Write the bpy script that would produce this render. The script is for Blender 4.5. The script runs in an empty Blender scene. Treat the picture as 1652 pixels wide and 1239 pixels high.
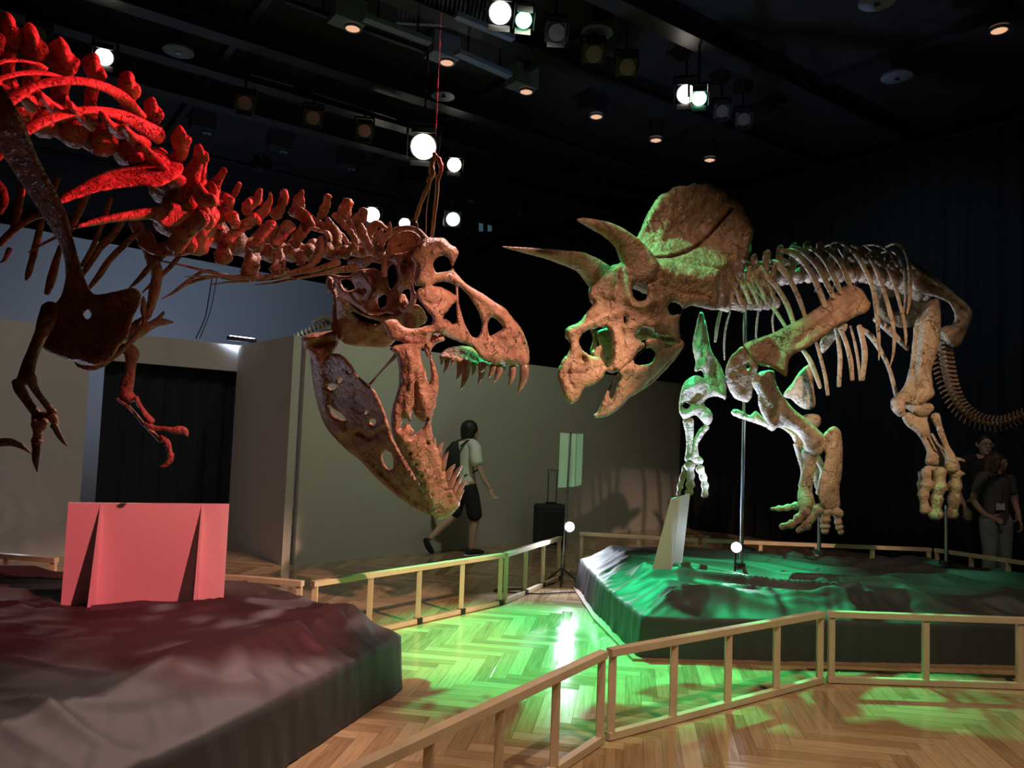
import bpy, bmesh, math, random
import numpy as np
from mathutils import Vector, Matrix, noise
from mathutils.geometry import delaunay_2d_cdt

random.seed(7)
SC = bpy.context.scene
COL = SC.collection
R = math.radians

# ------------------------------------------------------------------ camera
F = 1240.0                                  # focal length for a 1652 wide frame
CX, CY = 826.0, 619.5
camd = bpy.data.cameras.new('camera')
camd.sensor_width = 36.0
camd.lens = F / 1652 * 36
camd.clip_start = 0.05
camd.clip_end = 100
cam = bpy.data.objects.new('camera', camd)
CAMZ = 1.5
CM = Matrix.Translation((0, 0, CAMZ)) @ Matrix.Rotation(R(93.75), 4, 'X') @ Matrix.Rotation(R(2.1), 4, 'Z')
cam.matrix_world = CM
COL.objects.link(cam)
SC.camera = cam
CR = CM.to_3x3()
CRN = np.array(CR)
CPOS = np.array((0, 0, CAMZ))

# ------------------------------------------------------------------ world, exposure
SC.view_settings.view_transform = 'Standard'
SC.view_settings.look = 'None'
SC.view_settings.gamma = 1
SC.view_settings.use_curve_mapping = False
SC.view_settings.exposure = 0.0
w = bpy.data.worlds.new('world')
SC.world = w
w.use_nodes = True
w.node_tree.nodes['Background'].inputs[0].default_value = (0.5, 0.55, 0.7, 1)
w.node_tree.nodes['Background'].inputs[1].default_value = 0.004


def P(u, v, d):
    """point seen at (u, v) at distance d in front of the camera"""
    c = Vector(((u - CX) / F * d, -(v - CY) / F * d, -d))
    return CR @ c + Vector((0, 0, CAMZ))


def PZ(u, v, z=0.0):
    """point seen at (u, v) on the level z"""
    r = CR @ Vector(((u - CX) / F, -(v - CY) / F, -1))
    t = (z - CAMZ) / r.z
    return r * t + Vector((0, 0, CAMZ))


# ------------------------------------------------------------------ lights
def spot(name, loc, target, color, power, angle=60, blend=0.5, size=0.06):
    l = bpy.data.lights.new(name, 'SPOT')
    l.color = color
    l.energy = power
    l.spot_size = R(angle)
    l.spot_blend = blend
    l.shadow_soft_size = size
    o = bpy.data.objects.new(name, l)
    o.location = loc
    o.rotation_euler = (Vector(target) - Vector(loc)).to_track_quat('-Z', 'Y').to_euler()
    COL.objects.link(o)
    return o


def point(name, loc, color, power, size=0.04):
    l = bpy.data.lights.new(name, 'POINT')
    l.color = color
    l.energy = power
    l.shadow_soft_size = size
    o = bpy.data.objects.new(name, l)
    o.location = loc
    COL.objects.link(o)
    return o


WARM = (1.0, 0.78, 0.58)
RED = (1.0, 0.035, 0.05)
GREEN = (0.035, 1.0, 0.34)
COLD = (0.72, 0.82, 1.0)
# red washes over the left skeleton and its board, from unseen lamps on the right
spot('red_spotlight', (2.8, 6.3, 5.4), (-3.3, 3.3, 2.5), RED, 4800, 19, 0.6)
spot('red_spotlight', (4.3, 3.2, 5.4), (-2.6, 3.5, 3.05), RED, 1900, 13, 0.6)
spot('red_spotlight', (3.6, 0.8, 5.4), (-2.0, 4.25, 0.50), (1.0, 0.15, 0.17), 2300, 16, 0.5)
# warm light on the left head, neck and platform
spot('warm_light', (4.2, 1.8, 5.4), (-0.1, 5.1, 1.55), (1.0, 0.58, 0.42), 3000, 22, 0.5)
spot('warm_light', (3.6, 0.8, 5.4), (-1.25, 4.55, 2.0), (1.0, 0.46, 0.30), 380, 17, 0.8)
spot('warm_light', (0.7, 6.4, 5.4), (-1.8, 3.5, 0.3), (1.0, 0.66, 0.58), 1250, 30, 0.6)
# warm key on the horned skeleton
spot('warm_light', (4.0, -0.6, 5.4), (3.25, 6.4, 2.05), (1.0, 0.62, 0.43), 2100, 18, 0.9)
spot('warm_light', (1.8, 1.6, 5.4), (1.4, 5.9, 1.9), (1.0, 0.56, 0.42), 110, 36, 0.8)  # added dim fill on the horned skull
spot('warm_light', (0.2, 2.9, 5.45), (1.5, 6.0, 2.35), (1.0, 0.70, 0.52), 270, 34, 0.7)  # added light from upper left to give the skull relief
spot('warm_light', PZ(683, 237, 4.6) + Vector((0, -0.1, 0)), P(692, 320, 4.95), (1.0, 0.72, 0.45), 160, 16, 0.6)
spot('warm_light', (4.2, 4.2, 5.5), (5.2, 8.4, 1.0), (1.0, 0.75, 0.62), 110, 34, 0.9)  # added low light for the two visitors at the right
spot('added_cool_wash', (3.5, 8.0, 5.2), (6.0, 11.0, 2.8), (0.45, 0.7, 1.0), 60, 84, 1.0, 0.3)  # added faint bluish wash to lift the black curtain
# green
spot('green_light', (0.10, 7.2, 5.35), (0.35, 5.6, 0.0), GREEN, 4400, 33, 0.8)
spot('green_light', (-1.0, 4.75, 5.35), (1.35, 5.95, 2.62), (0.10, 1.0, 0.42), 1300, 20, 0.6)
spot('green_light', (3.2, 8.0, 5.35), (2.05, 6.45, 2.7), GREEN, 420, 14, 0.6)  # added narrow beam that greens the right rim of the frill
spot('green_light', (2.2, 8.9, 5.35), (1.85, 5.7, 0.3), GREEN, 3200, 28, 0.8)
# warm down wash on the floor
spot('warm_light', (2.3, 1.8, 5.6), (2.4, 3.2, 0.0), (1.0, 0.80, 0.54), 640, 76, 0.9)
spot('warm_light', (-0.1, 1.6, 5.6), (0.2, 2.9, 0.0), (1.0, 0.62, 0.45), 360, 56, 0.9)
# washes on the partitions
spot('warm_light', (0.2, 6.4, 5.4), (-0.6, 10.2, 1.2), (0.86, 0.90, 0.70), 260, 80, 0.9, 0.2)  # added soft wash, placed past the left skull to throw no shadows
spot('warm_light', (-2.6, 5.0, 5.4), (-5.0, 8.6, 1.4), (1.0, 0.84, 0.78), 175, 70, 0.9, 0.3)
# ------------------------------------------------------------------ materials
def new_mat(name):
    m = bpy.data.materials.new(name)
    m.use_nodes = True
    return m, m.node_tree, m.node_tree.nodes['Principled BSDF']


def mat(name, color, rough=0.6, metal=0.0, var=0.0, scale=8.0, bump=0.0, bscale=30.0, emit=None, estr=0.0, sheen=0, spec=0.5, color2=None, bdist=0.01):
    m, nt, b = new_mat(name)
    b.inputs['Base Color'].default_value = (*color, 1)
    b.inputs['Roughness'].default_value = rough
    b.inputs['Metallic'].default_value = metal
    b.inputs['Specular IOR Level'].default_value = spec
    tc = nt.nodes.new('ShaderNodeTexCoord')
    if var or color2:
        n = nt.nodes.new('ShaderNodeTexNoise')
        n.inputs['Scale'].default_value = scale
        n.inputs['Detail'].default_value = 6
        nt.links.new(tc.outputs['Object'], n.inputs['Vector'])
        rmp = nt.nodes.new('ShaderNodeValToRGB')
        c2 = color2 or tuple(c * (1 - var) for c in color)
        c1 = color if color2 else tuple(min(1, c * (1 + var)) for c in color)
        rmp.color_ramp.elements[0].position = 0.35
        rmp.color_ramp.elements[1].position = 0.65
        rmp.color_ramp.elements[0].color = (*c2, 1)
        rmp.color_ramp.elements[1].color = (*c1, 1)
        nt.links.new(n.outputs['Fac'], rmp.inputs['Fac'])
        nt.links.new(rmp.outputs['Color'], b.inputs['Base Color'])
    if bump:
        n2 = nt.nodes.new('ShaderNodeTexNoise')
        n2.inputs['Scale'].default_value = bscale
        n2.inputs['Detail'].default_value = 8
        nt.links.new(tc.outputs['Object'], n2.inputs['Vector'])
        bp = nt.nodes.new('ShaderNodeBump')
        bp.inputs['Strength'].default_value = bump
        bp.inputs['Distance'].default_value = bdist
        nt.links.new(n2.outputs['Fac'], bp.inputs['Height'])
        nt.links.new(bp.outputs['Normal'], b.inputs['Normal'])
    if emit:
        b.inputs['Emission Color'].default_value = (*emit, 1)
        b.inputs['Emission Strength'].default_value = estr
    return m


def bone_mat(name, c1, c2, crack, rough=0.5):
    """fossil bone: two browns, dark cracks, fibrous relief"""
    m, nt, b = new_mat(name)
    N, L = nt.nodes, nt.links
    tc = N.new('ShaderNodeTexCoord')
    n = N.new('ShaderNodeTexNoise'); n.inputs['Scale'].default_value = 9; n.inputs['Detail'].default_value = 8
    n.inputs['Roughness'].default_value = 0.65
    L.new(tc.outputs['Object'], n.inputs['Vector'])
    r = N.new('ShaderNodeValToRGB')
    r.color_ramp.elements[0].position = 0.36; r.color_ramp.elements[0].color = (*c2, 1)
    r.color_ramp.elements[1].position = 0.64; r.color_ramp.elements[1].color = (*c1, 1)
    L.new(n.outputs['Fac'], r.inputs['Fac'])
    # warped voronoi edges = cracks
    wn = N.new('ShaderNodeTexNoise'); wn.inputs['Scale'].default_value = 6; wn.inputs['Detail'].default_value = 5
    L.new(tc.outputs['Object'], wn.inputs['Vector'])
    mx = N.new('ShaderNodeVectorMath'); mx.operation = 'MULTIPLY_ADD'
    mx.inputs[1].default_value = (0.35, 0.35, 0.35)
    L.new(wn.outputs['Color'], mx.inputs[0]); L.new(tc.outputs['Object'], mx.inputs[2])
    v = N.new('ShaderNodeTexVoronoi'); v.feature = 'DISTANCE_TO_EDGE'; v.inputs['Scale'].default_value = 3.6
    L.new(mx.outputs[0], v.inputs['Vector'])
    cr = N.new('ShaderNodeValToRGB')
    cr.color_ramp.elements[0].position = 0.0; cr.color_ramp.elements[0].color = (1, 1, 1, 1)
    cr.color_ramp.elements[1].position = 0.011; cr.color_ramp.elements[1].color = (0, 0, 0, 1)
    L.new(v.outputs['Distance'], cr.inputs['Fac'])
    mixc = N.new('ShaderNodeMixRGB'); mixc.inputs[2].default_value = (*crack, 1)
    cm = N.new('ShaderNodeMath'); cm.operation = 'MULTIPLY'; cm.inputs[1].default_value = 0.7; L.new(cr.outputs['Color'], cm.inputs[0])
    L.new(cm.outputs[0], mixc.inputs[0]); L.new(r.outputs['Color'], mixc.inputs[1])
    L.new(mixc.outputs[0], b.inputs['Base Color'])
    b.inputs['Roughness'].default_value = rough
    n2 = N.new('ShaderNodeTexNoise'); n2.inputs['Scale'].default_value = 24; n2.inputs['Detail'].default_value = 9
    n2.inputs['Distortion'].default_value = 1.2
    L.new(tc.outputs['Object'], n2.inputs['Vector'])
    sub = N.new('ShaderNodeMath'); sub.operation = 'SUBTRACT'
    L.new(n2.outputs['Fac'], sub.inputs[0]); L.new(cr.outputs['Color'], sub.inputs[1])
    bp = N.new('ShaderNodeBump'); bp.inputs['Strength'].default_value = 1.0; bp.inputs['Distance'].default_value = 0.02
    L.new(sub.outputs[0], bp.inputs['Height']); L.new(bp.outputs['Normal'], b.inputs['Normal'])
    return m


def floor_mat():
    """herringbone oak parquet, worked out plank by plank"""
    m, nt, b = new_mat('parquet')
    N, L = nt.nodes, nt.links
    W_, NL = 0.092, 6.0
    tc = N.new('ShaderNodeTexCoord')
    mp = N.new('ShaderNodeMapping')
    mp.inputs['Rotation'].default_value = (0, 0, R(9))
    mp.inputs['Scale'].default_value = (1 / W_, 1 / W_, 1)
    L.new(tc.outputs['Object'], mp.inputs['Vector'])
    sx = N.new('ShaderNodeSeparateXYZ'); L.new(mp.outputs[0], sx.inputs[0])

    def M(op, a, b_=None, c=None):
        n = N.new('ShaderNodeMath'); n.operation = op
        for i, x in enumerate((a, b_, c)):
            if x is None:
                continue
            if isinstance(x, (int, float)):
                n.inputs[i].default_value = x
            else:
                L.new(x, n.inputs[i])
        return n.outputs[0]
    X, Y = sx.outputs[0], sx.outputs[1]
    i = M('FLOOR', X); j = M('FLOOR', Y)
    k = M('FLOORED_MODULO', M('SUBTRACT', i, j), 2 * NL)
    k = M('ROUND', k)
    hz = M('LESS_THAN', k, NL - 0.5)          # 1: plank along x
    # along-plank and across-plank coordinates
    uh = M('SUBTRACT', X, M('SUBTRACT', i, k)); vh = M('SUBTRACT', Y, j)
    k2 = M('SUBTRACT', k, NL)
    base = M('SUBTRACT', j, M('SUBTRACT', NL - 1, k2))
    uv_ = M('SUBTRACT', Y, base); vv = M('SUBTRACT', X, i)

    def mix(a, c):                            # hz ? a : c
        return M('ADD', M('MULTIPLY', a, hz), M('MULTIPLY', c, M('SUBTRACT', 1, hz)))
    u = mix(uh, uv_); v = mix(vh, vv)
    ida = mix(M('SUBTRACT', i, k), i); idb = mix(j, M('ADD', base, 1000.5))
    cb = N.new('ShaderNodeCombineXYZ'); L.new(ida, cb.inputs[0]); L.new(idb, cb.inputs[1]); L.new(hz, cb.inputs[2])
    wn = N.new('ShaderNodeTexWhiteNoise'); L.new(cb.outputs[0], wn.inputs['Vector'])
    # grain
    g = N.new('ShaderNodeCombineXYZ')
    L.new(M('MULTIPLY', u, 0.35), g.inputs[0]); L.new(M('MULTIPLY', v, 5.0), g.inputs[1])
    L.new(M('MULTIPLY', wn.outputs['Value'], 90.0), g.inputs[2])
    gn = N.new('ShaderNodeTexNoise'); gn.inputs['Scale'].default_value = 1.3; gn.inputs['Detail'].default_value = 6
    L.new(g.outputs[0], gn.inputs['Vector'])
    r = N.new('ShaderNodeValToRGB')
    e = r.color_ramp.elements
    e[0].position = 0.0; e[0].color = (0.23, 0.13, 0.065, 1)
    e[1].position = 1.0; e[1].color = (0.62, 0.44, 0.26, 1)
    x = e.new(0.5); x.color = (0.43, 0.28, 0.15, 1)
    tone = M('ADD', M('MULTIPLY', wn.outputs['Value'], 0.55), M('MULTIPLY', M('SUBTRACT', gn.outputs['Fac'], 0.22), 0.85))
    L.new(tone, r.inputs['Fac'])
    # joints
    du = M('MINIMUM', u, M('SUBTRACT', NL, u)); dv = M('MINIMUM', v, M('SUBTRACT', 1, v))
    gap = M('LESS_THAN', M('MINIMUM', du, dv), 0.022)
    mc = N.new('ShaderNodeMixRGB'); mc.inputs[2].default_value = (0.13, 0.07, 0.035, 1)
    L.new(M('MULTIPLY', gap, 0.5), mc.inputs[0]); L.new(r.outputs['Color'], mc.inputs[1])
    L.new(mc.outputs[0], b.inputs['Base Color'])
    # slightly uneven lacquer, each plank tipped a hair
    big = N.new('ShaderNodeTexNoise'); big.inputs['Scale'].default_value = 2.0
    L.new(tc.outputs['Object'], big.inputs['Vector'])
    L.new(M('ADD', M('MULTIPLY', gn.outputs['Fac'], 0.16), M('MULTIPLY', wn.outputs['Value'], 0.14)), b.inputs['Roughness'])
    bp = N.new('ShaderNodeBump'); bp.inputs['Strength'].default_value = 0.35; bp.inputs['Distance'].default_value = 0.0025
    h = M('SUBTRACT', M('MULTIPLY', gn.outputs['Fac'], 0.6), M('MULTIPLY', gap, 0.5))
    h = M('ADD', h, M('MULTIPLY', v, M('MULTIPLY', M('SUBTRACT', wn.outputs['Value'], 0.5), 1.2)))
    L.new(h, bp.inputs['Height']); L.new(bp.outputs['Normal'], b.inputs['Normal'])
    b.inputs['Coat Weight'].default_value = 0.25
    b.inputs['Coat Roughness'].default_value = 0.12
    return m


M_FLOOR = floor_mat()
M_REX = bone_mat('reddish_fossil_bone', (0.46, 0.235, 0.165), (0.25, 0.10, 0.065), (0.05, 0.02, 0.015), 0.48)
M_TRI = bone_mat('tan_fossil_bone', (0.44, 0.30, 0.185), (0.25, 0.145, 0.085), (0.06, 0.04, 0.025), 0.55)
M_TRIB = bone_mat('pale_fossil_bone', (0.50, 0.42, 0.28), (0.33, 0.24, 0.14), (0.08, 0.05, 0.03), 0.5)
M_TOOTH = mat('brown_tooth_enamel', (0.26, 0.15, 0.115), 0.3, var=0.35, scale=25, bump=0.2, bscale=60)
M_CLAW = mat('dark_claw_horn', (0.15, 0.11, 0.09), 0.4, var=0.3, scale=20, bump=0.3, bscale=50)
M_WALL = mat('painted_partition_board', (0.47, 0.45, 0.41), 0.85, var=0.03, scale=1.5)
M_BLUEW = mat('pale_rear_wall_paint', (0.50, 0.53, 0.58), 0.9)
M_BLACKW = mat('black_wall_paint', (0.012, 0.013, 0.016), 0.8)
M_CEIL = mat('black_ceiling_paint', (0.010, 0.010, 0.012), 0.75, var=0.3, scale=3)
M_BEAM = mat('black_painted_steel', (0.018, 0.019, 0.022), 0.38, bump=0.2, bscale=12)
M_GREYM = mat('blue_grey_metal', (0.16, 0.19, 0.26), 0.45)
M_CURT = mat('black_curtain_fabric', (0.007, 0.010, 0.015), 0.9, bump=0.2, bscale=300)
M_CLOTH = mat('black_satin_cover_cloth', (0.044, 0.044, 0.045), 0.6, bump=0.12, bscale=5, bdist=0.02)
M_WOOD = mat('pale_planed_pine', (0.66, 0.52, 0.36), 0.55, var=0.10, scale=4, bump=0.15, bscale=20)
M_WOODB = mat('plywood_edge', (0.34, 0.20, 0.12), 0.5, var=0.1)
M_WHITEB = mat('white_foam_board', (0.78, 0.76, 0.74), 0.6)
M_STEEL = mat('polished_steel_rod', (0.45, 0.47, 0.52), 0.22, metal=1.0)
M_BLKMET = mat('black_metal', (0.02, 0.02, 0.024), 0.4)
M_BLKPL = mat('black_plastic', (0.015, 0.015, 0.018), 0.5)
M_SUIT = mat('dark_suitcase_fabric', (0.014, 0.017, 0.028), 0.7, bump=0.2, bscale=120)
M_MINT = mat('pale_mint_card', (0.62, 0.80, 0.74), 0.7)
M_LENS = mat('glass_lens', (0.10, 0.11, 0.13), 0.08, spec=1.0)
M_TAPE = mat('black_tape', (0.012, 0.012, 0.012), 0.6)
M_SKIN = mat('skin', (0.55, 0.34, 0.26), 0.55)
M_HAIR = mat('dark_hair', (0.012, 0.010, 0.009), 0.5, bump=0.4, bscale=90)
M_HAIRB = mat('brown_hair', (0.07, 0.035, 0.02), 0.5, bump=0.4, bscale=90)
M_TSHIRT = mat('white_cotton', (0.72, 0.74, 0.66), 0.85, bump=0.3, bscale=14, bdist=0.02)
M_DARKCL = mat('black_cotton', (0.016, 0.016, 0.018), 0.85)
M_GREYCL = mat('dark_grey_cotton', (0.10, 0.095, 0.10), 0.85, bump=0.3, bscale=14, bdist=0.02)
M_JEANS = mat('washed_denim', (0.24, 0.29, 0.30), 0.85, var=0.15, scale=10)
M_SOLE = mat('white_rubber', (0.6, 0.6, 0.6), 0.7)
M_BRASS = mat('ochre_sling_webbing', (0.42, 0.30, 0.15), 0.6, var=0.3, scale=30, bump=0.3, bscale=60)
M_CUP = mat('pale_crumpled_paper', (0.6, 0.56, 0.42), 0.8)


def emis(name, color, strength):
    m, nt, b = new_mat(name)
    b.inputs['Base Color'].default_value = (0, 0, 0, 1)
    b.inputs['Emission Color'].default_value = (*color, 1)
    b.inputs['Emission Strength'].default_value = strength
    return m


E_WARM = emis('warm_lamp_glow', (1, 0.9, 0.75), 9)
E_GREEN = emis('green_lamp_glow', (0.25, 1.0, 0.5), 9)
E_DOWN = emis('dim_orange_lamp_glow', (1.0, 0.55, 0.33), 0.85)
E_LED = emis('cold_led_glow', (0.85, 0.9, 1.0), 30)
E_BLUE = emis('pale_blue_lamp_glow', (0.55, 0.8, 1.0), 3)


# ------------------------------------------------------------------ object helpers
def link(name, verts, faces, m, parent=None, smooth=True, mats=None, fmat=None):
    me = bpy.data.meshes.new(name)
    me.from_pydata([tuple(map(float, v)) for v in verts], [], [tuple(int(i) for i in f) for f in faces])
    if smooth:
        me.polygons.foreach_set('use_smooth', [True] * len(me.polygons))
    me.materials.append(m)
    bm = bmesh.new(); bm.from_mesh(me)
    bmesh.ops.recalc_face_normals(bm, faces=bm.faces)
    bm.to_mesh(me); bm.free()
    me.update()
    o = bpy.data.objects.new(name, me)
    COL.objects.link(o)
    if parent is not None:
        o.parent = parent
        o.matrix_parent_inverse = parent_inv(parent)
    return o


def parent_inv(p):
    m = p.matrix_basis.copy()
    q = p
    while q.parent is not None:
        m = q.parent.matrix_basis @ q.matrix_parent_inverse @ m
        q = q.parent
    return m.inverted()


def tag(o, label=None, cat=None, group=None, kind=None):
    if label: o['label'] = label
    if cat: o['category'] = cat
    if group: o['group'] = group
    if kind: o['kind'] = kind
    return o


def thing(name, label, cat, loc=(0, 0, 0), group=None):
    o = bpy.data.objects.new(name, None)
    o.empty_display_size = 0.1
    o.location = loc
    COL.objects.link(o)
    return tag(o, label, cat, group)


class MB:
    def __init__(s):
        s.v = []; s.f = []

    def add(s, v, f):
        o = len(s.v)
        s.v += [tuple(map(float, x)) for x in v]
        s.f += [tuple(int(i) + o for i in q) for q in f]
        return s

    def box(s, c, size, rz=0.0, rot=None):
        hx, hy, hz = size[0] / 2, size[1] / 2, size[2] / 2
        m = rot if rot is not None else Matrix.Rotation(rz, 3, 'Z')
        c = Vector(c)
        vs = [c + m @ Vector((x, y, z)) for x in (-hx, hx) for y in (-hy, hy) for z in (-hz, hz)]
        return s.add(vs, [(0, 1, 3, 2), (4, 6, 7, 5), (0, 4, 5, 1), (2, 3, 7, 6), (0, 2, 6, 4), (1, 5, 7, 3)])

    def bar(s, a, b, wd, ht):
        a = Vector(a); b = Vector(b); d = b - a; L = d.length; d.normalize()
        up = Vector((0, 0, 1)) if abs(d.z) < 0.95 else Vector((0, 1, 0))
        sd = d.cross(up).normalized(); up = sd.cross(d).normalized()
        m = Matrix((d, sd, up)).transposed()
        return s.box((a + b) / 2, (L, wd, ht), rot=m)

    def rod(s, a, b, r, n=12, r2=None):
        a = Vector(a); b = Vector(b); d = (b - a).normalized()
        up = Vector((0, 0, 1)) if abs(d.z) < 0.95 else Vector((0, 1, 0))
        x = d.cross(up).normalized(); y = d.cross(x)
        r2 = r if r2 is None else r2
        vs = []
        for c, rr in ((a, r), (b, r2)):
            for k in range(n):
                t = 2 * math.pi * k / n
                vs.append(c + (x * math.cos(t) + y * math.sin(t)) * rr)
        fs = [(k, (k + 1) % n, n + (k + 1) % n, n + k) for k in range(n)]
        fs += [tuple(range(n)), tuple(range(2 * n - 1, n - 1, -1))]
        return s.add(vs, fs)

    def prism(s, pts, z0, z1):
        n = len(pts)
        vs = [(p[0], p[1], z0) for p in pts] + [(p[0], p[1], z1) for p in pts]
        fs = [(k, (k + 1) % n, n + (k + 1) % n, n + k) for k in range(n)]
        fs += [tuple(range(n)), tuple(range(n, 2 * n))]
        return s.add(vs, fs)

    def build(s, name, m, parent=None, smooth=False, bevel=0.0):
        o = link(name, s.v, s.f, m, parent, smooth)
        if bevel:
            b = o.modifiers.new('bevel', 'BEVEL'); b.width = bevel; b.segments = 2; b.limit_method = 'ANGLE'
        return o


def crom(pts, n_per=None, step=None, closed=False):
    """Catmull-Rom resampling of an (n, k) array"""
    p = np.array(pts, float)
    n = len(p)
    out = []
    rng = range(n if closed else n - 1)
    for i in rng:
        if closed:
            a, b, c, d = p[(i - 1) % n], p[i], p[(i + 1) % n], p[(i + 2) % n]
        else:
            a = p[i - 1] if i > 0 else 2 * p[0] - p[1]
            b, c = p[i], p[i + 1]
            d = p[i + 2] if i + 2 < n else 2 * p[-1] - p[-2]
        k = n_per if n_per else max(1, int(math.ceil(np.linalg.norm((c - b)[:2]) / step)))
        for t in np.arange(k) / k:
            t2, t3 = t * t, t * t * t
            out.append(0.5 * (2 * b + (c - a) * t + (2 * a - 5 * b + 4 * c - d) * t2 + (3 * b - a - 3 * c + d) * t3))
    if not closed:
        out.append(p[-1])
    return np.array(out)


def sweep(pts, rad, flat=1.0, fdir=None, nz=0.0, nf=10.0, seg=10, n_per=6, seed=0.0, knob=0.0, ends=True, lobe=0.0):
    """tapered rounded tube through world points; flat<1 squashes it along fdir"""
    p = crom(np.c_[np.array(pts, float), np.array(rad, float)], n_per=n_per)
    C, rr = p[:, :3], np.maximum(p[:, 3], 1e-4)
    n = len(C)
    T = np.gradient(C, axis=0)
    T /= np.linalg.norm(T, axis=1)[:, None] + 1e-12
    if knob:
        s = np.linspace(0, 1, n)
        rr = rr * (1 + knob * (np.exp(-(s / 0.1) ** 2) + np.exp(-((1 - s) / 0.1) ** 2)))
    ref = np.array(fdir if fdir is not None else (0.13, 1, 0.07), float)
    ref /= np.linalg.norm(ref)
    Cs, Rs, Ts = [], [], []
    if ends:
        for a in (0.15, 0.6):
            Cs.append(C[0] - T[0] * rr[0] * 0.8 * (1 - a)); Rs.append(rr[0] * math.sqrt(1 - (1 - a) ** 2)); Ts.append(T[0])
    for i in range(n):
        Cs.append(C[i]); Rs.append(rr[i]); Ts.append(T[i])
    if ends:
        for a in (0.6, 0.15):
            Cs.append(C[-1] + T[-1] * rr[-1] * 0.8 * (1 - a)); Rs.append(rr[-1] * math.sqrt(1 - (1 - a) ** 2)); Ts.append(T[-1])
    V = []
    th = np.arange(seg) * 2 * math.pi / seg
    for c, r, t in zip(Cs, Rs, Ts):
        y = ref - t * ref.dot(t)
        ln = np.linalg.norm(y)
        y = y / ln if ln > 1e-3 else np.cross(t, (0, 0, 1.0))
        x = np.cross(t, y)
        for a in th:
            q = c + x * math.cos(a) * r + y * math.sin(a) * r * flat
            if lobe:
                q = q + (q - c) * (lobe * math.cos(3 * a + seed * 2.3) + lobe * .5 * math.cos(2 * a + seed))
            if nz:
                k = noise.noise(Vector(q * nf + seed)) + 0.5 * noise.noise(Vector(q * nf * 2.3 + seed))
                q = q + (q - c) * k * nz
            V.append(q)
    m = len(Cs)
    Fc = [(i * seg + k, i * seg + (k + 1) % seg, (i + 1) * seg + (k + 1) % seg, (i + 1) * seg + k) for i in range(m - 1) for k in range(seg)]
    Fc += [tuple(range(seg)), tuple(range((m - 1) * seg, m * seg))]
    return V, Fc


def tr(kind):
    """crop frames the outlines were read in"""
    ox, oy, s = dict(A=(460, 360, 3.9333), B=(440, 540, 3.9333), C=(260, 220, 3.9333), D=(0, 0, 3.9333), E=(0, 240, 3.9333),
                     Q=(0, 500, 3.9333), G=(780, 280, 3.5913), H=(860, 380, 4.13), I=(1160, 360, 3.3577), J=(1060, 480, 2.95),
                     K=(1380, 480, 2.816), S=(500, 300, 6.354), X=(0, 0, 1.0), W=(200, 200, 6.354))[kind]
    return ox, oy, s


def px(kind, pts):
    ox, oy, s = tr(kind)
    return [(ox + p[0] / s, oy + p[1] / s) + tuple(p[2:]) for p in pts]


def tube(kind, pts, dep, flat=1.0, **kw):
    """pts: (u, v, radius) in the crop frame; dep: a depth, or one per point (linear between two)"""
    ox, oy, s = tr(kind)
    n = len(pts)
    if isinstance(dep, (int, float)):
        dep = [dep] * n
    elif len(dep) == 2 and n > 2:
        dep = [dep[0] + (dep[1] - dep[0]) * i / (n - 1) for i in range(n)]
    W = [P(ox + p[0] / s, oy + p[1] / s, d) for p, d in zip(pts, dep)]
    Rr = [p[2] / s / F * d for p, d in zip(pts, dep)]
    kw.setdefault('fdir', tuple(CRN @ np.array((0, 0, -1.0))))
    return sweep(W, Rr, flat, **kw)


def seg_dist(Q, A, B):
    """distance from every point in Q to the nearest segment A[i]B[i]"""
    best = np.full(len(Q), 1e9)
    for a, b in zip(A, B):
        d = b - a
        L2 = max(d.dot(d), 1e-9)
        t = np.clip(((Q - a) @ d) / L2, 0, 1)
        r = Q - a - t[:, None] * d
        best = np.minimum(best, np.sqrt((r * r).sum(1)))
    return best


def inside(Q, poly):
    x, y = Q[:, 0], Q[:, 1]
    c = np.zeros(len(Q), bool)
    n = len(poly)
    j = n - 1
    for i in range(n):
        xi, yi = poly[i]; xj, yj = poly[j]
        with np.errstate(divide='ignore', invalid='ignore'):
            hit = ((yi > y) != (yj > y)) & (x < (xj - xi) * (y - yi) / (yj - yi + 1e-12) + xi)
        c ^= hit
        j = i
    return c


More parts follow.
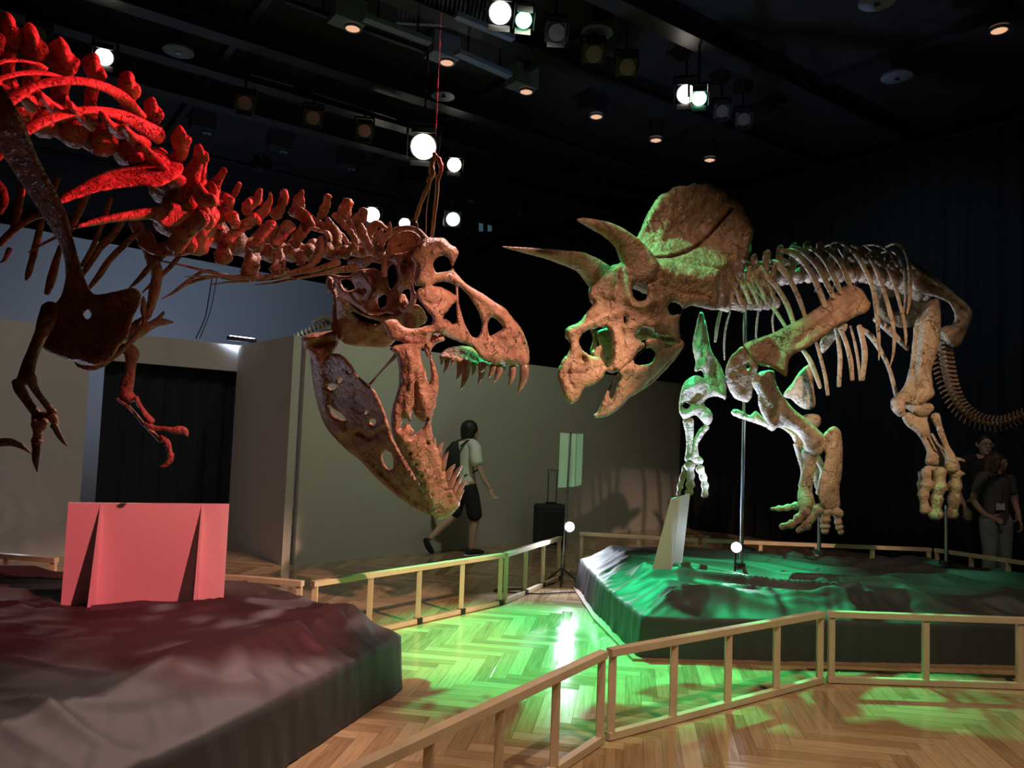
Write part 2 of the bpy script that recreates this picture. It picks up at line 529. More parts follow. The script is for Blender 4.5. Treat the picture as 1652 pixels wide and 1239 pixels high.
def relief(kind, outer, dep, T, holes=(), rim=None, feats=(), g=3.5, nz=1.0, nf=14.0, back=1.0, jag=0.6, seed=0.0, smooth_out=True):
    """solid bone plate from an outline: swollen in front and behind, with real holes.
    dep: constant, or [(u, v, depth)...] in the crop frame; T: half thickness (frame px); rim: rounding width
    feats: (points, width, height): ridges (+) and grooves (-)"""
    ox, oy, s = tr(kind)
    T = T / s; rim = (rim / s) if rim else T * 1.2

    def conv(q):
        return np.array([(ox + a[0] / s, oy + a[1] / s) for a in q], float)
    rng = np.random.default_rng(int(seed * 10) + 5)

    def loop(q):
        q = conv(q)
        r = crom(q, step=g, closed=True) if smooth_out else q
        if jag:
            r = r + rng.normal(0, jag * 0.35, r.shape)
        return r
    O = loop(outer)
    HS = [loop(h) for h in holes]
    loops = [O] + HS
    A = np.concatenate(loops); B = np.concatenate([np.roll(l, -1, 0) for l in loops])
    x0, y0 = O.min(0); x1, y1 = O.max(0)
    gx, gy = np.meshgrid(np.arange(x0, x1, g), np.arange(y0, y1, g * 0.87))
    gx = gx + (np.arange(gx.shape[0]) % 2)[:, None] * g * 0.5
    Q = np.c_[gx.ravel(), gy.ravel()]
    ins = inside(Q, O)
    for h in HS:
        ins &= ~inside(Q, h)
    Q = Q[ins]
    D = seg_dist(Q, A, B)
    Q = Q[D > g * 0.5]; D = D[D > g * 0.5]
    pts = np.concatenate([A, Q])
    edges = []
    k = 0
    for l in loops:
        n = len(l)
        edges += [(k + i, k + (i + 1) % n) for i in range(n)]
        k += n
    r = delaunay_2d_cdt([Vector(p) for p in pts], edges, [], 0, 1e-4)
    V2 = np.array([tuple(v) for v in r[0]])
    tri = np.array([f for f in r[2] if len(f) == 3])
    cen = V2[tri].mean(1)
    ok = inside(cen, O)
    for h in HS:
        ok &= ~inside(cen, h)
    tri = tri[ok]
    d = seg_dist(V2, A, B)
    on = d < 1e-3
    # depth of the middle surface
    if isinstance(dep, (int, float)):
        Z = np.full(len(V2), float(dep))
    else:
        c = conv([(q[0], q[1]) for q in dep]); z = np.array([q[2] for q in dep], float)
        if len(dep) == 2:
            ax = c[1] - c[0]; t = np.clip(((V2 - c[0]) @ ax) / ax.dot(ax), -0.5, 1.5)
            Z = z[0] + (z[1] - z[0]) * t
        elif len(dep) == 3:
            M_ = np.c_[c, np.ones(3)]; co = np.linalg.solve(M_, z); Z = np.c_[V2, np.ones(len(V2))] @ co
        else:
            dd = np.linalg.norm(c[:, None] - c[None], axis=2); aff = np.c_[c, np.ones(len(c))]
            K = np.block([[dd, aff], [aff.T, np.zeros((3, 3))]])
            co = np.linalg.lstsq(K, np.r_[z, 0, 0, 0], rcond=None)[0]
            dv = np.linalg.norm(V2[:, None] - c[None], axis=2)
            Z = dv @ co[:len(c)] + np.c_[V2, np.ones(len(V2))] @ co[len(c):]
    q = np.clip(d / rim, 0, 1)
    prof = T * np.sqrt(np.clip(1 - (1 - q) ** 2, 0, 1))
    ft = np.zeros(len(V2))
    for fp, fw, fa in feats:
        fp = crom(conv(fp), n_per=5) if len(fp) > 1 else conv(fp + [(fp[0][0] + .1, fp[0][1])])
        fd = seg_dist(V2, fp[:-1], fp[1:])
        ft += (1.35 * fa / s) * np.exp(-(fd / (fw / s)) ** 2)
    unit = Z / F
    fade = np.clip(d / (2 * g), 0, 1)
    W0 = CPOS + ((CRN @ np.stack([(V2[:, 0] - CX) / F * Z, -(V2[:, 1] - CY) / F * Z, -Z])).T)
    nse = np.array([noise.noise(Vector(p * nf + seed)) + 0.6 * noise.noise(Vector(p * nf * 2.2 + seed)) + 0.5 * noise.noise(Vector(p * nf * 4.5 + seed)) for p in W0])
    zf = Z - (prof + (ft + nse * nz * 1.6) * fade) * unit
    zb = Z + (prof * back + nse * nz * 0.7 * fade - ft * 0.3 * fade) * unit
    zb = np.maximum(zb, zf + 0.15 * T * unit * fade)

    def wpos(z):
        return CPOS + (CRN @ np.stack([(V2[:, 0] - CX) / F * z, -(V2[:, 1] - CY) / F * z, -z])).T
    VF, VB = wpos(zf), wpos(zb)
    n = len(V2)
    bidx = np.arange(n, 2 * n)
    bidx = np.where(on, np.arange(n), bidx)
    verts = np.concatenate([VF, VB])
    faces = [tuple(t) for t in tri] + [(bidx[t[2]], bidx[t[1]], bidx[t[0]]) for t in tri]
    used = np.zeros(2 * n, bool)
    for f in faces:
        used[list(f)] = True
    mp = np.cumsum(used) - 1
    faces = [tuple(mp[i] for i in f) for f in faces]
    return verts[used], faces


def bone(name, parent, m, *geo):
    b = MB()
    for v, f in geo:
        b.add(v, f)
    return link(name, b.v, b.f, m, parent)

# ================================================================== the room
def struct(o):
    o['kind'] = 'structure'
    return o


b = MB(); b.box((0, 9, -0.05), (26, 24, 0.1))
struct(b.build('floor', M_FLOOR))
CEILZ = 6.0
b = MB(); b.box((0, 9, CEILZ + 0.05), (26, 24, 0.1))
struct(b.build('ceiling', M_CEIL))

# partition walls stand at 45 degrees to the view, 2.5 m high
WH = 2.5
WB = []


def wall_piece(mb, a, c, z0, z1, th, side=1):
    a = Vector((a[0], a[1])); c = Vector((c[0], c[1])); d = (c - a).normalized(); n = Vector((-d.y, d.x)) * th * side
    mb.prism([a, c, c + n, a + n], z0, z1)


WL0, WL1 = (-9.0, 4.23), (-3.43, 9.80)          # line of the wall with the doorway
dd = Vector((1, 1)).normalized()


def on_line(p0, t):
    return (p0[0] + dd.x * t, p0[1] + dd.y * t)


oa = on_line(WL1, -1.27 * 1.4142)                 # opening from here to the return wall
ob = on_line(WL1, -0.02)
b = MB()
wall_piece(b, WL0, oa, 0, WH, 0.09)
wall_piece(b, oa, WL1, 2.17, WH, 0.09)
struct(b.build('wall_left', M_WALL))
b = MB(); wall_piece(b, (-3.43, 9.80), (-2.34, 8.45), 0, WH + 0.0, 0.09, -1)
struct(b.build('wall_return', M_WALL))
b = MB(); wall_piece(b, (-2.28, 8.43), (3.35, 13.9), 0, WH, 0.09)
struct(b.build('wall_center', M_WALL))
# taller pale wall behind the partitions, then the black hall walls
b = MB(); wall_piece(b, (-11.0, 7.27), (-3.3, 14.97), 0, 4.25, 0.12)
struct(b.build('wall_rear', M_BLUEW))
b = MB(); wall_piece(b, (-12.0, 8.6), (1.4, 22.0), 0, CEILZ, 0.15)
struct(b.build('wall_back', M_BLACKW))
b = MB(); wall_piece(b, (-9.0, -2.0), (-9.0, 12.0), 0, CEILZ, 0.15); wall_piece(b, (-9, -2.0), (12.8, -2.0), 0, CEILZ, 0.15, -1)
struct(b.build('wall_front', M_BLACKW))
b = MB(); wall_piece(b, (12.7, -2.0), (12.7, 2.8), 0, CEILZ, 0.1, -1); wall_piece(b, (12.7, 2.6), (-1.6, 19.5), 0, CEILZ, 0.15, -1)
struct(b.build('wall_right', M_BLACKW))


def curtain(name, a, c, z0, z1, wave, amp, label, rail=True, seed=0):
    a = Vector((a[0], a[1], 0)); c = Vector((c[0], c[1], 0)); L = (c - a).length; d = (c - a) / L; n = Vector((-d.y, d.x, 0))
    nx = int(L / 0.03); rows = 9
    V = []
    for j in range(rows + 1):
        z = z0 + (z1 - z0) * j / rows
        for i in range(nx + 1):
            s = i * L / nx
            ph = s / wave * 2 * math.pi + 1.6 * noise.noise(Vector((s * 0.8, seed, z * 0.10)))
            k = amp * (math.sin(ph) + 0.45 * math.sin(2.3 * ph + 1 + z * 0.2)) * (1.0 - 0.35 * j / rows)
            V.append(a + d * s + n * k + Vector((0, 0, z)))
    Fc = [(j * (nx + 1) + i, j * (nx + 1) + i + 1, (j + 1) * (nx + 1) + i + 1, (j + 1) * (nx + 1) + i) for j in range(rows) for i in range(nx)]
    t = thing(name, label, 'curtain', (a + c) / 2)
    o = link('curtain_cloth', V, Fc, M_CURT, t)
    md = o.modifiers.new('thickness', 'SOLIDIFY'); md.thickness = 0.006
    if rail:
        r = MB(); r.bar(a + Vector((0, 0, z1 + 0.02)), c + Vector((0, 0, z1 + 0.02)), 0.05, 0.04)
        r.build('curtain_rail', M_BEAM, t)
    return t


curtain('curtain', (12.0, 2.85), (-1.0, 18.2), 0.02, 5.72, 0.30, 0.05, 'tall black pleated curtain covering the whole right-hand wall')
curtain('curtain', (oa[0] + 0.02, oa[1] + 0.28), (ob[0] - 0.05, ob[1] + 0.28), 0.02, 2.28, 0.24, 0.03, 'short black curtain closing the doorway in the grey partition', seed=5)

# ------------------------------------------------------------------ ceiling: beams, tracks, boxes, discs
ra = Vector((0.815, 0.58, 0)).normalized()          # rows of lamps run this way
rb = Vector((-ra.y, ra.x, 0))
gp = PZ(569, 46, CEILZ); gp.z = 0
for k, off in enumerate((-2.6, -1.2, 0.55, 1.7, 2.5, 4.9, 6.1, 7.4, 8.8)):
    c = gp + rb * off
    b = MB(); h = (0.30, 0.22)[k % 2]
    b.bar(c - ra * 9 + Vector((0, 0, CEILZ - h / 2)), c + ra * 9 + Vector((0, 0, CEILZ - h / 2)), 0.12, h)
    b.bar(c - ra * 9 + Vector((0, 0, CEILZ - h - 0.01)), c + ra * 9 + Vector((0, 0, CEILZ - h - 0.01)), 0.22, 0.02)
    o = b.build('trim_%d' % (k + 1), M_BEAM); struct(o)
for k, off in enumerate((-4.0, -1.0, 2.0, 5.0)):
    c = gp + ra * off
    b = MB(); b.bar(c - rb * 5 + Vector((0, 0, CEILZ - 0.05)), c + rb * 9 + Vector((0, 0, CEILZ - 0.05)), 0.08, 0.1)
    struct(b.build('trim_%d' % (k + 10), M_BEAM))


def track(u0, v0, u1, v1, label, z=5.55, m=M_GREYM, wd=0.07):
    a, c = PZ(u0, v0, z), PZ(u1, v1, z)
    t = thing('lighting_rail', label, 'ceiling rail', (a + c) / 2)
    b = MB(); b.bar(a, c, wd, 0.05); b.build('rail', m, t)
    for k in (0.2, 0.8):
        b = MB(); q = a.lerp(c, k); b.rod(q, (q.x, q.y, CEILZ), 0.012, 8)
        b.build('hanger', M_BEAM, t)
    return t


track(587, 28, 694, 68, 'blue-grey ceiling rail left of the two top lamps', wd=0.10)
track(737, 84, 822, 122, 'short blue-grey ceiling rail between the second and third downlight boxes', wd=0.10)
track(735, 24, 828, 62, 'blue-grey ceiling rail just below the white and green top lamps', wd=0.08)
track(405, 117, 474, 137, 'thin ceiling rail with a white glint, left of the off spotlights', m=M_BEAM, wd=0.03)
track(505, 147, 640, 190, 'long thin dark ceiling rail left of the large glowing lamp', m=M_BEAM, wd=0.03)
track(460, 0, 735, 100, 'dark rail crossing above the three square downlight boxes', z=5.8, m=M_BEAM, wd=0.05)
track(280, 8, 400, 52, 'dark rail high above the red vertebrae', z=5.8, m=M_BEAM, wd=0.05)
track(862, 75, 1000, 140, 'rail under the row of unlit square spotlights', z=5.6, m=M_BEAM, wd=0.06)
t = thing('ceiling_grille', 'slatted metal ceiling grille at the top edge of the photo', 'ceiling grille', PZ(700, 15, 5.8))
q0, q1, q2 = PZ(640, -40, 5.8), PZ(790, 42, 5.8), PZ(640, 34, 5.8)
b = MB()
b.bar(q2, q1, 0.05, 0.05); b.build('frame', M_GREYM, t)
b = MB(); b.bar(q0, q0 + (q1 - q2), 0.05, 0.05); b.build('frame', M_GREYM, t)
b = MB()
for k in range(22):
    s = q2.lerp(q1, (k + 0.5) / 22); e = s + (q0 - q2)
    b.bar(s, e, 0.022, 0.03)
b.build('slat', M_BEAM, t)


def disc(u, v, r, label):
    c = PZ(u, v, 5.68)
    t = thing('ceiling_disc', label, 'ceiling fitting', c, 'round fittings on the ceiling')
    b = MB(); b.rod(c, c + Vector((0, 0, 0.05)), r, 32, r * 0.9); b.build('dish', M_GREYM if v < 130 else M_BEAM, t, bevel=0.008)
    b = MB(); b.rod(c + Vector((0, 0, 0.05)), (c.x, c.y, CEILZ), 0.03, 10); b.build('stem', M_BEAM, t)
    b = MB(); b.rod(c - Vector((0, 0, 0.02)), c, 0.03, 12); b.build('hub', M_STEEL, t)


for a in ((288, 84, .17, 'round blue-grey ceiling disc between the leftmost lamp and the square boxes'), (963, 54, .17, 'round ceiling disc above the cluster of unlit spotlights'),
          (1447, 125, .17, 'round ceiling disc under the dark ceiling at the upper right'), (1250, 186, .15, 'round ceiling disc right of the two small unlit spotlights'),
          (715, 156, .15, 'round ceiling disc above the large glowing lamp'), (1415, 4, .17, 'round ceiling disc cut by the top edge of the photo'),
          (420, 277, .16, 'round ceiling disc right above the neck vertebrae'), (935, 285, .15, 'faint round ceiling disc above the long horn tip')):
    disc(*a)


def downlight(u, v, lit, label, box=True):
    c = PZ(u, v, 5.72)
    t = thing('ceiling_downlight', label, 'ceiling lamp', c, 'lit downlights in a row' if lit else 'unlit downlights in a row')
    m = Matrix((ra, rb, Vector((0, 0, 1)))).transposed()
    if box:
        b = MB(); b.box(c - ra * 0.07 + Vector((0, 0, 0.15)), (0.34, 0.24, 0.26), rot=m); b.build('box', M_GREYM if lit and u < 900 else M_BEAM, t, bevel=0.006)
    else:
        b = MB(); b.rod(c + Vector((0, 0, 0.03)), c + Vector((0, 0, 0.28)), 0.10, 20); b.build('can', M_BEAM, t)
    b = MB()
    n = 24; V = []
    for rr, z in ((0.095, 0.016), (0.095, -0.008), (0.075, -0.008), (0.065, 0.016)):
        V += [c + Vector((math.cos(2 * math.pi * k / n) * rr, math.sin(2 * math.pi * k / n) * rr, z)) for k in range(n)]
    b.add(V, [(j * n + k, j * n + (k + 1) % n, (j + 1) * n + (k + 1) % n, (j + 1) * n + k) for j in range(3) for k in range(n)])
    b.build('ring', M_STEEL if not lit else M_GREYM, t)
    b = MB(); b.rod(c - Vector((0, 0, 0.004)), c + Vector((0, 0, 0.012)), 0.078, 24); b.build('diffuser', E_DOWN if lit else M_LENS, t)
    b = MB(); b.rod(c - Vector((0, 0, 0.03)), c, 0.02, 10); b.build('bulb', E_DOWN if lit else M_STEEL, t)


downlight(569, 46, True, 'first lit square downlight box, highest on the ceiling left of centre')
downlight(721, 101, True, 'second lit square downlight box, between two blue-grey rails')
downlight(849, 148, True, 'third lit square downlight box, below the green top lamp')
downlight(962, 188, True, 'lit downlight in a dark box above the end of the long horn')
downlight(1058, 226, True, 'lit round downlight right above the frill of the horned skeleton', False)
downlight(1145, 258, True, 'lit round downlight nearest above the curtain edge', False)
downlight(1612, 49, True, 'lone orange downlight in the upper right corner', False)
for a in ((334, 215, 'unlit square downlight farthest left over the neck'), (457, 245, 'unlit square downlight over the middle of the neck'),
          (567, 273, 'unlit square downlight left of the large glowing lamp'), (668, 298, 'unlit square downlight just left of the sling'),
          (760, 325, 'unlit square downlight above the pale blue lamp'), (842, 346, 'unlit square downlight above the mid air gap between the skulls')):
    downlight(a[0], a[1], False, a[2])


def spotlight(u, v, z, aim, r, glow, label, square=True, length=0.26):
    c = PZ(u, v, z)
    d = (Vector(aim) - c).normalized()
    t = thing('stage_spotlight', label, 'spotlight', c, None)
    b = MB()
    up = Vector((0, 0, 1)); x = d.cross(up).normalized(); y = x.cross(d)
    m = Matrix((x, y, d)).transposed()
    if square:
        b.box(c - d * (length / 2 + 0.012), (r * 2.5, r * 2.5, length), rot=m)
        o = b.build('housing', M_BLKMET, t, bevel=0.01)
    else:
        b.rod(c - d * length, c - d * 0.012, r * 0.8, 24, r * 1.12)
        o = b.build('housing', M_BLKMET, t)
    b = MB(); b.rod(c - d * 0.011, c + d * 0.012, r * 1.0, 28, r * 0.93)
    b.build('lens', glow or M_LENS, t)
    b = MB()
    for s in (-1, 1):
        q = c - d * length * 0.5 + x * s * r * 1.35
        b.bar(q, q + Vector((0, 0, r * 1.9)), 0.02, 0.03)
    q = c - d * length * 0.5 + Vector((0, 0, r * 1.9))
    b.bar(q - x * r * 1.4, q + x * r * 1.4, 0.03, 0.015)
    b.rod(q, (q.x, q.y, CEILZ), 0.014, 8)
    b.build('yoke', M_BLKMET, t)
    if glow is None or not square:
        b = MB()
        for s, t_ in ((1, y), (-1, y), (1, x), (-1, x)):
            o_ = x if t_ is y else y
            b.bar(c + t_ * s * r * 1.3 - o_ * r, c + t_ * s * r * 1.3 + o_ * r, 0.008, 0.06)
        b.build('barn_door', M_BLKMET, t)


spotlight(168, 92, 5.3, (-1.6, 2.0, 1.5), .085, E_WARM, 'lit white stage lamp behind the red paddle-like spines, far left', False)
spotlight(807, 21, 5.35, (0.3, 2.0, 1.5), .100, E_WARM, 'lit white stage lamp paired with the green lamp at the top centre', False)
spotlight(845, 33, 5.35, (0.6, 2.0, 0.6), .075, E_GREEN, 'green stage lamp beside the white one at the top centre', False)
spotlight(1107, 152, 5.35, (0.5, 2.0, 1.5), .100, E_WARM, 'lit white stage lamp of the pair nearest the frill', False)
spotlight(1128, 159, 5.05, (0.9, 2.0, 1.0), .075, E_GREEN, 'green stage lamp of the pair nearest the frill', False)
spotlight(683, 237, 4.6, (-0.4, 2.0, 1.6), .135, E_WARM, 'largest glowing lamp, just above the sling over the left skull', False)
spotlight(733, 266, 5.2, (0.5, 3.0, 1.0), .095, E_WARM, 'small lit lamp right of the largest glowing lamp', False)
spotlight(600, 347, 4.9, (-0.5, 3.0, 1.0), .12, E_WARM, 'lit lamp seen over the last neck vertebrae', False)
spotlight(653, 361, 4.9, (0.2, 3.0, 1.0), .09, E_WARM, 'lit lamp peeking over the back of the left skull', False)
spotlight(731, 354, 4.6, (0.5, 3.0, 1.0), .10, E_BLUE, 'pale blue square lamp right of the sling', True)
for a in ((898, 52, .085, 'unlit spotlight right beside the green lamp at the top'), (958, 87, .09, 'unlit square spotlight under the round disc'),
          (1012, 108, .09, 'unlit square spotlight, rightmost of the trio at the top centre'), (1165, 179, .075, 'unlit spotlight right beside the second green lamp'),
          (1200, 192, .075, 'unlit spotlight, last of the pair right of the second green lamp'), (505, 190, .09, 'unlit square spotlight left of the half-turned one'),
          (588, 211, .09, 'unlit half-turned spotlight left of the largest glow'), (395, 166, .09, 'unlit spotlight on the left part of the ceiling'),
          (62, 55, .08, 'unlit spotlight half hidden by the red spines')):
    spotlight(a[0], a[1], 5.4, (a[0] * 0.002 - 1.2, 1.0, 1.2), a[2], None, a[3])

# far side of the hall: small window-like lights on the black wall
for k, (u, v0, v1, lb) in enumerate(((790, 330, 373, 'narrow dim blue window slit right of the pale blue lamp'), (776, 352, 373, 'small dim blue window slit nearest the pale blue lamp'))):
    b = MB(); a, c = P(u, v0, 16.5), P(u, v1, 16.5)
    b.bar(a, c, 0.09, 0.03)
    tag(b.build('wall_slit_lamp', emis('dim_blue_glow_%d' % k, (0.2, 0.45, 0.6), 0.14)), lb, 'wall lamp')

# cold light lying on the partition, washing the rear wall
lp = P(390, 549, 9.6)
t = thing('led_light_bar', 'cold white light bar lying on top of the partition above the doorway', 'lamp', lp)
b = MB(); b.bar(lp - Vector((0.13, 0.13, -0.01)), lp + Vector((0.13, 0.13, 0.01)), 0.06, 0.05); b.build('housing', M_BLKMET, t, bevel=0.005)
b = MB(); b.bar(lp + Vector((-0.11, -0.11, 0.036)), lp + Vector((0.11, 0.11, 0.036)), 0.05, 0.008); b.build('diffuser', E_LED, t)
spot('cold_light', lp + Vector((0, 0, 0.08)), (-5.3, 13.0, 3.4), (0.60, 0.74, 1.0), 150, 150, 1.0, 0.1)

# ------------------------------------------------------------------ railings
RH = 0.45


def railing(a, c, n, label, feet=False, mid_shift=0.0):
    a = Vector((a[0], a[1], 0)); c = Vector((c[0], c[1], 0)); d = (c - a).normalized(); a = a + d * 0.022; c = c - d * 0.022; L = (c - a).length
    t = thing('wooden_railing', label, 'railing', (a + c) / 2, None)
    w_ = 0.038
    b = MB(); b.bar(a + Vector((0, 0, RH - w_ / 2)), c + Vector((0, 0, RH - w_ / 2)), w_ + 0.01, w_); b.build('top_rail', M_WOOD, t, bevel=0.002)
    b = MB(); b.bar(a + Vector((0, 0, w_ / 2 + 0.004)), c + Vector((0, 0, w_ / 2 + 0.004)), w_, w_); b.build('bottom_rail', M_WOOD, t, bevel=0.002)
    for k in range(n + 1):
        s = 0.024 + (L - 0.048) * k / n
        q = a + d * s
        b = MB(); b.bar(q + Vector((0, 0, w_ + 0.004)), q + Vector((0, 0, RH - w_)), w_, w_ * 0.8); b.build('post', M_WOOD, t, bevel=0.002)
        if feet and 0 < k <= n:
            b = MB(); b.bar(q - d * 0.02 + Vector((0, 0, 0.024)), q + d * 0.03 + Vector((0, 0, 0.024)), w_ + 0.014, 0.045); b.build('tape', M_TAPE, t)
    return t


V1 = PZ(978, 1047, RH); V2 = PZ(1330, 985, RH); V3 = PZ(1700, 998, RH); V3b = V3 + (V3 - V2) * 0.7
V0 = PZ(600, 1222, RH); V0 = V1 + (V0 - V1) * 1.65
railing(V0, V1, 6, 'nearest wooden railing, running from the bottom edge up to the bend before the green floor')
railing(V1, V2, 4, 'wooden railing of four bays in front of the green-lit platform')
railing(V2, V3b, 4, 'wooden railing running to the right edge in front of the black platform side')
U0 = PZ(362, 926, RH); U1 = PZ(500, 938, RH); U2 = PZ(814, 892, RH); U3 = PZ(905, 865, RH)
railing(U0 + (U0 - U1) * 0.6, U1 - (U1 - U0).normalized() * 0.03, 3, 'short wooden railing right behind the red board')
railing(U1, U2, 4, 'wooden railing passing below the walking person, feet taped black', True)
railing(U2, U3, 3, 'wooden railing ending beside the bright floor lamp', True)
T0 = PZ(-70, 887, RH); T1 = PZ(96, 900, RH)
railing(T0, T1, 2, 'wooden railing at the left edge behind the covered platform')
S0 = PZ(932, 858, RH); S1 = PZ(1130, 869, RH); S2 = PZ(1505, 884, RH); S3 = PZ(1700, 912, RH)
railing(S0, S1, 2, 'far wooden railing from the floor lamp to behind the white folded board')
railing(S1, S2, 4, 'far wooden railing behind the covered platform under the horned skeleton')
railing(S2, S3, 3, 'far wooden railing in front of the two dark visitors')


# ------------------------------------------------------------------ platforms under cloth
def platform(name, outer, h1, h2, inset, label, seed, wr=0.035, board=True, fdirn=0.0, pk=1.0):
    P0 = [Vector((p[0], p[1])) for p in outer]
    n0 = len(P0)
    cen = sum(P0, Vector((0, 0))) / n0
    step = 0.026
    S, cor = [], []
    arc = 0
    for i in range(n0):
        a, c = P0[i], P0[(i + 1) % n0]
        k = max(2, int((c - a).length / step))
        for j in range(k):
            S.append((a.lerp(c, j / k), arc + (c - a).length * j / k, min(j, k - j) * step))
        arc += (c - a).length
    N_ = len(S)
    pts = [s[0] for s in S]
    nor = []
    for i in range(N_):
        tg = (pts[(i + 1) % N_] - pts[i - 1])
        nn = Vector((tg.y, -tg.x)).normalized()
        if nn.dot(pts[i] - cen) < 0: nn = -nn
        nor.append(nn)
    rings = []
    for k in range(9):
        rings.append(('side', k / 9.0))
    for k in range(14):
        rings.append(('slope', k / 14.0))
    for k in range(110):
        rings.append(('top', (k / 110.0) ** 1.0))
    V = []
    for kind, s in rings:
        for i in range(N_):
            p, a, cd = S[i]
            # inset by a fixed distance towards the middle
            L = (cen - p).length
            if kind == 'side':
                z = h1 * s
                ft = noise.noise(Vector((a * 2.2, seed, 0.3))) + 0.6 * abs(noise.noise(Vector((a * 6.5, seed + 4, z))))
                q = p + nor[i] * ((1 - s) * (0.015 + 0.055 * abs(ft)) + 0.008 * noise.noise(Vector((a * 9, seed, 1))) * s)
                z = max(z, 0.004 + 0.01 * abs(noise.noise(Vector((a * 5, seed, 9)))))
            elif kind == 'slope':
                q = p.lerp(cen, inset / L * s)
                z = h1 + (h2 - h1) * (s ** 0.9)
                z += 0.016 * math.sin(math.pi * s) * (noise.noise(Vector((a * 5 + s * 2, seed + 7, s))) + 0.7 * noise.noise(Vector((a * 13 + s * 3, seed, s))))
                z -= 0.02 * math.sin(math.pi * s)
            else:
                r = inset / L + (1 - inset / L) * s
                q = p.lerp(cen, r)
                z = h2 - 0.004
            # gathered pleats, stronger on some stretches of the edge
            pl = max(0, noise.noise(Vector((a * 0.7, seed * 3, 2))) + 0.25) * pk
            ph = a * 19 + 5.0 * noise.noise(Vector((a * 1.3, seed, 5)))
            cr_ = (1 - abs(math.sin(ph))) ** 1.6 - 0.3
            if kind == 'side':
                q = q + nor[i] * (0.012 * pl * cr_)
            if kind == 'slope':
                z += 0.045 * pl * cr_ * (0.35 + math.sin(math.pi * s) * 0.65)
            if kind != 'side':
                x, y = q.x, q.y
                wpx = x + 0.55 * noise.noise(Vector((x * 0.9, y * 0.9, seed)))
                wpy = y + 0.55 * noise.noise(Vector((x * 0.9, y * 0.9, seed + 20)))
                ca, sa = math.cos(fdirn), math.sin(fdirn)
                fx, fy = wpx * ca + wpy * sa, -wpx * sa + wpy * ca
                n1 = noise.noise(Vector((fx * 0.7, fy * 2.2, seed)))
                n2 = noise.noise(Vector((fx * 1.3 + 5, fy * 4.4, seed + 3)))
                n3 = noise.noise(Vector((fx * 3.5, fy * 9.0, seed + 9)))
                w_ = 1.0 if kind == 'top' else 0.15 + 0.85 * s
                rid = max(0, 1 - abs(n1) * 5) ** 1.2 * 1.0 + max(0, 1 - abs(n2) * 4.5) ** 1.2 * 0.65
                z += w_ * wr * (rid * 0.9 + n1 * 0.6 + n2 * 0.4 + n3 * 0.14)
            V.append((q.x, q.y, z))
    m = len(rings)
    Fc = [(j * N_ + i, j * N_ + (i + 1) % N_, (j + 1) * N_ + (i + 1) % N_, (j + 1) * N_ + i) for j in range(m - 1) for i in range(N_)]
    V.append((cen.x, cen.y, h2)); c = len(V) - 1
    Fc += [((m - 1) * N_ + i, (m - 1) * N_ + (i + 1) % N_, c) for i in range(N_)]
    t = thing(name, label, 'platform', (cen.x, cen.y, 0))
    o = link('cover_cloth', V, Fc, M_CLOTH, t)
    if board:
        b = MB(); b.prism([p + (p - cen).normalized() * 0.08 for p in P0], 0.001, 0.018); b.build('base_board', M_WOODB, t)
    return t


fl = lambda u, v: (PZ(u, v).x, PZ(u, v).y)
RPL = [fl(1034, 1064), fl(1300, 1069), fl(1652, 1077), (4.95, 5.36), (4.85, 6.9), (4.25, 7.72), (3.0, 7.80), (1.35, 8.0), (0.74, 7.8), fl(972, 1000)]
platform('covered_platform', RPL, 0.28, 0.41, 0.34, 'long low platform under black cloth with green light, below the horned skeleton', 3.0, 0.055, True, -0.12, 1.1)
LPL = [fl(643, 1112), fl(505, 1205), fl(451, 1241), (-1.50, 2.1), (-1.95, 1.25), (-3.6, 0.9), (-4.9, 3.2), (-4.6, 5.0), (-3.2, 5.35), (-1.5, 5.2)]
platform('covered_platform', LPL, 0.30, 0.50, 0.30, 'low platform under black cloth with red light at the lower left', 11.0, 0.034, False, 0.35, 0.35)

# ================================================================== carnivore skeleton, left
rex = thing('dinosaur_skeleton', 'huge reddish carnivorous dinosaur skeleton with open toothed jaws, coming in from the left', 'dinosaur skeleton', (-2.6, 3.6, 0.5))
NZ = dict(nz=0.10, nf=16.0)

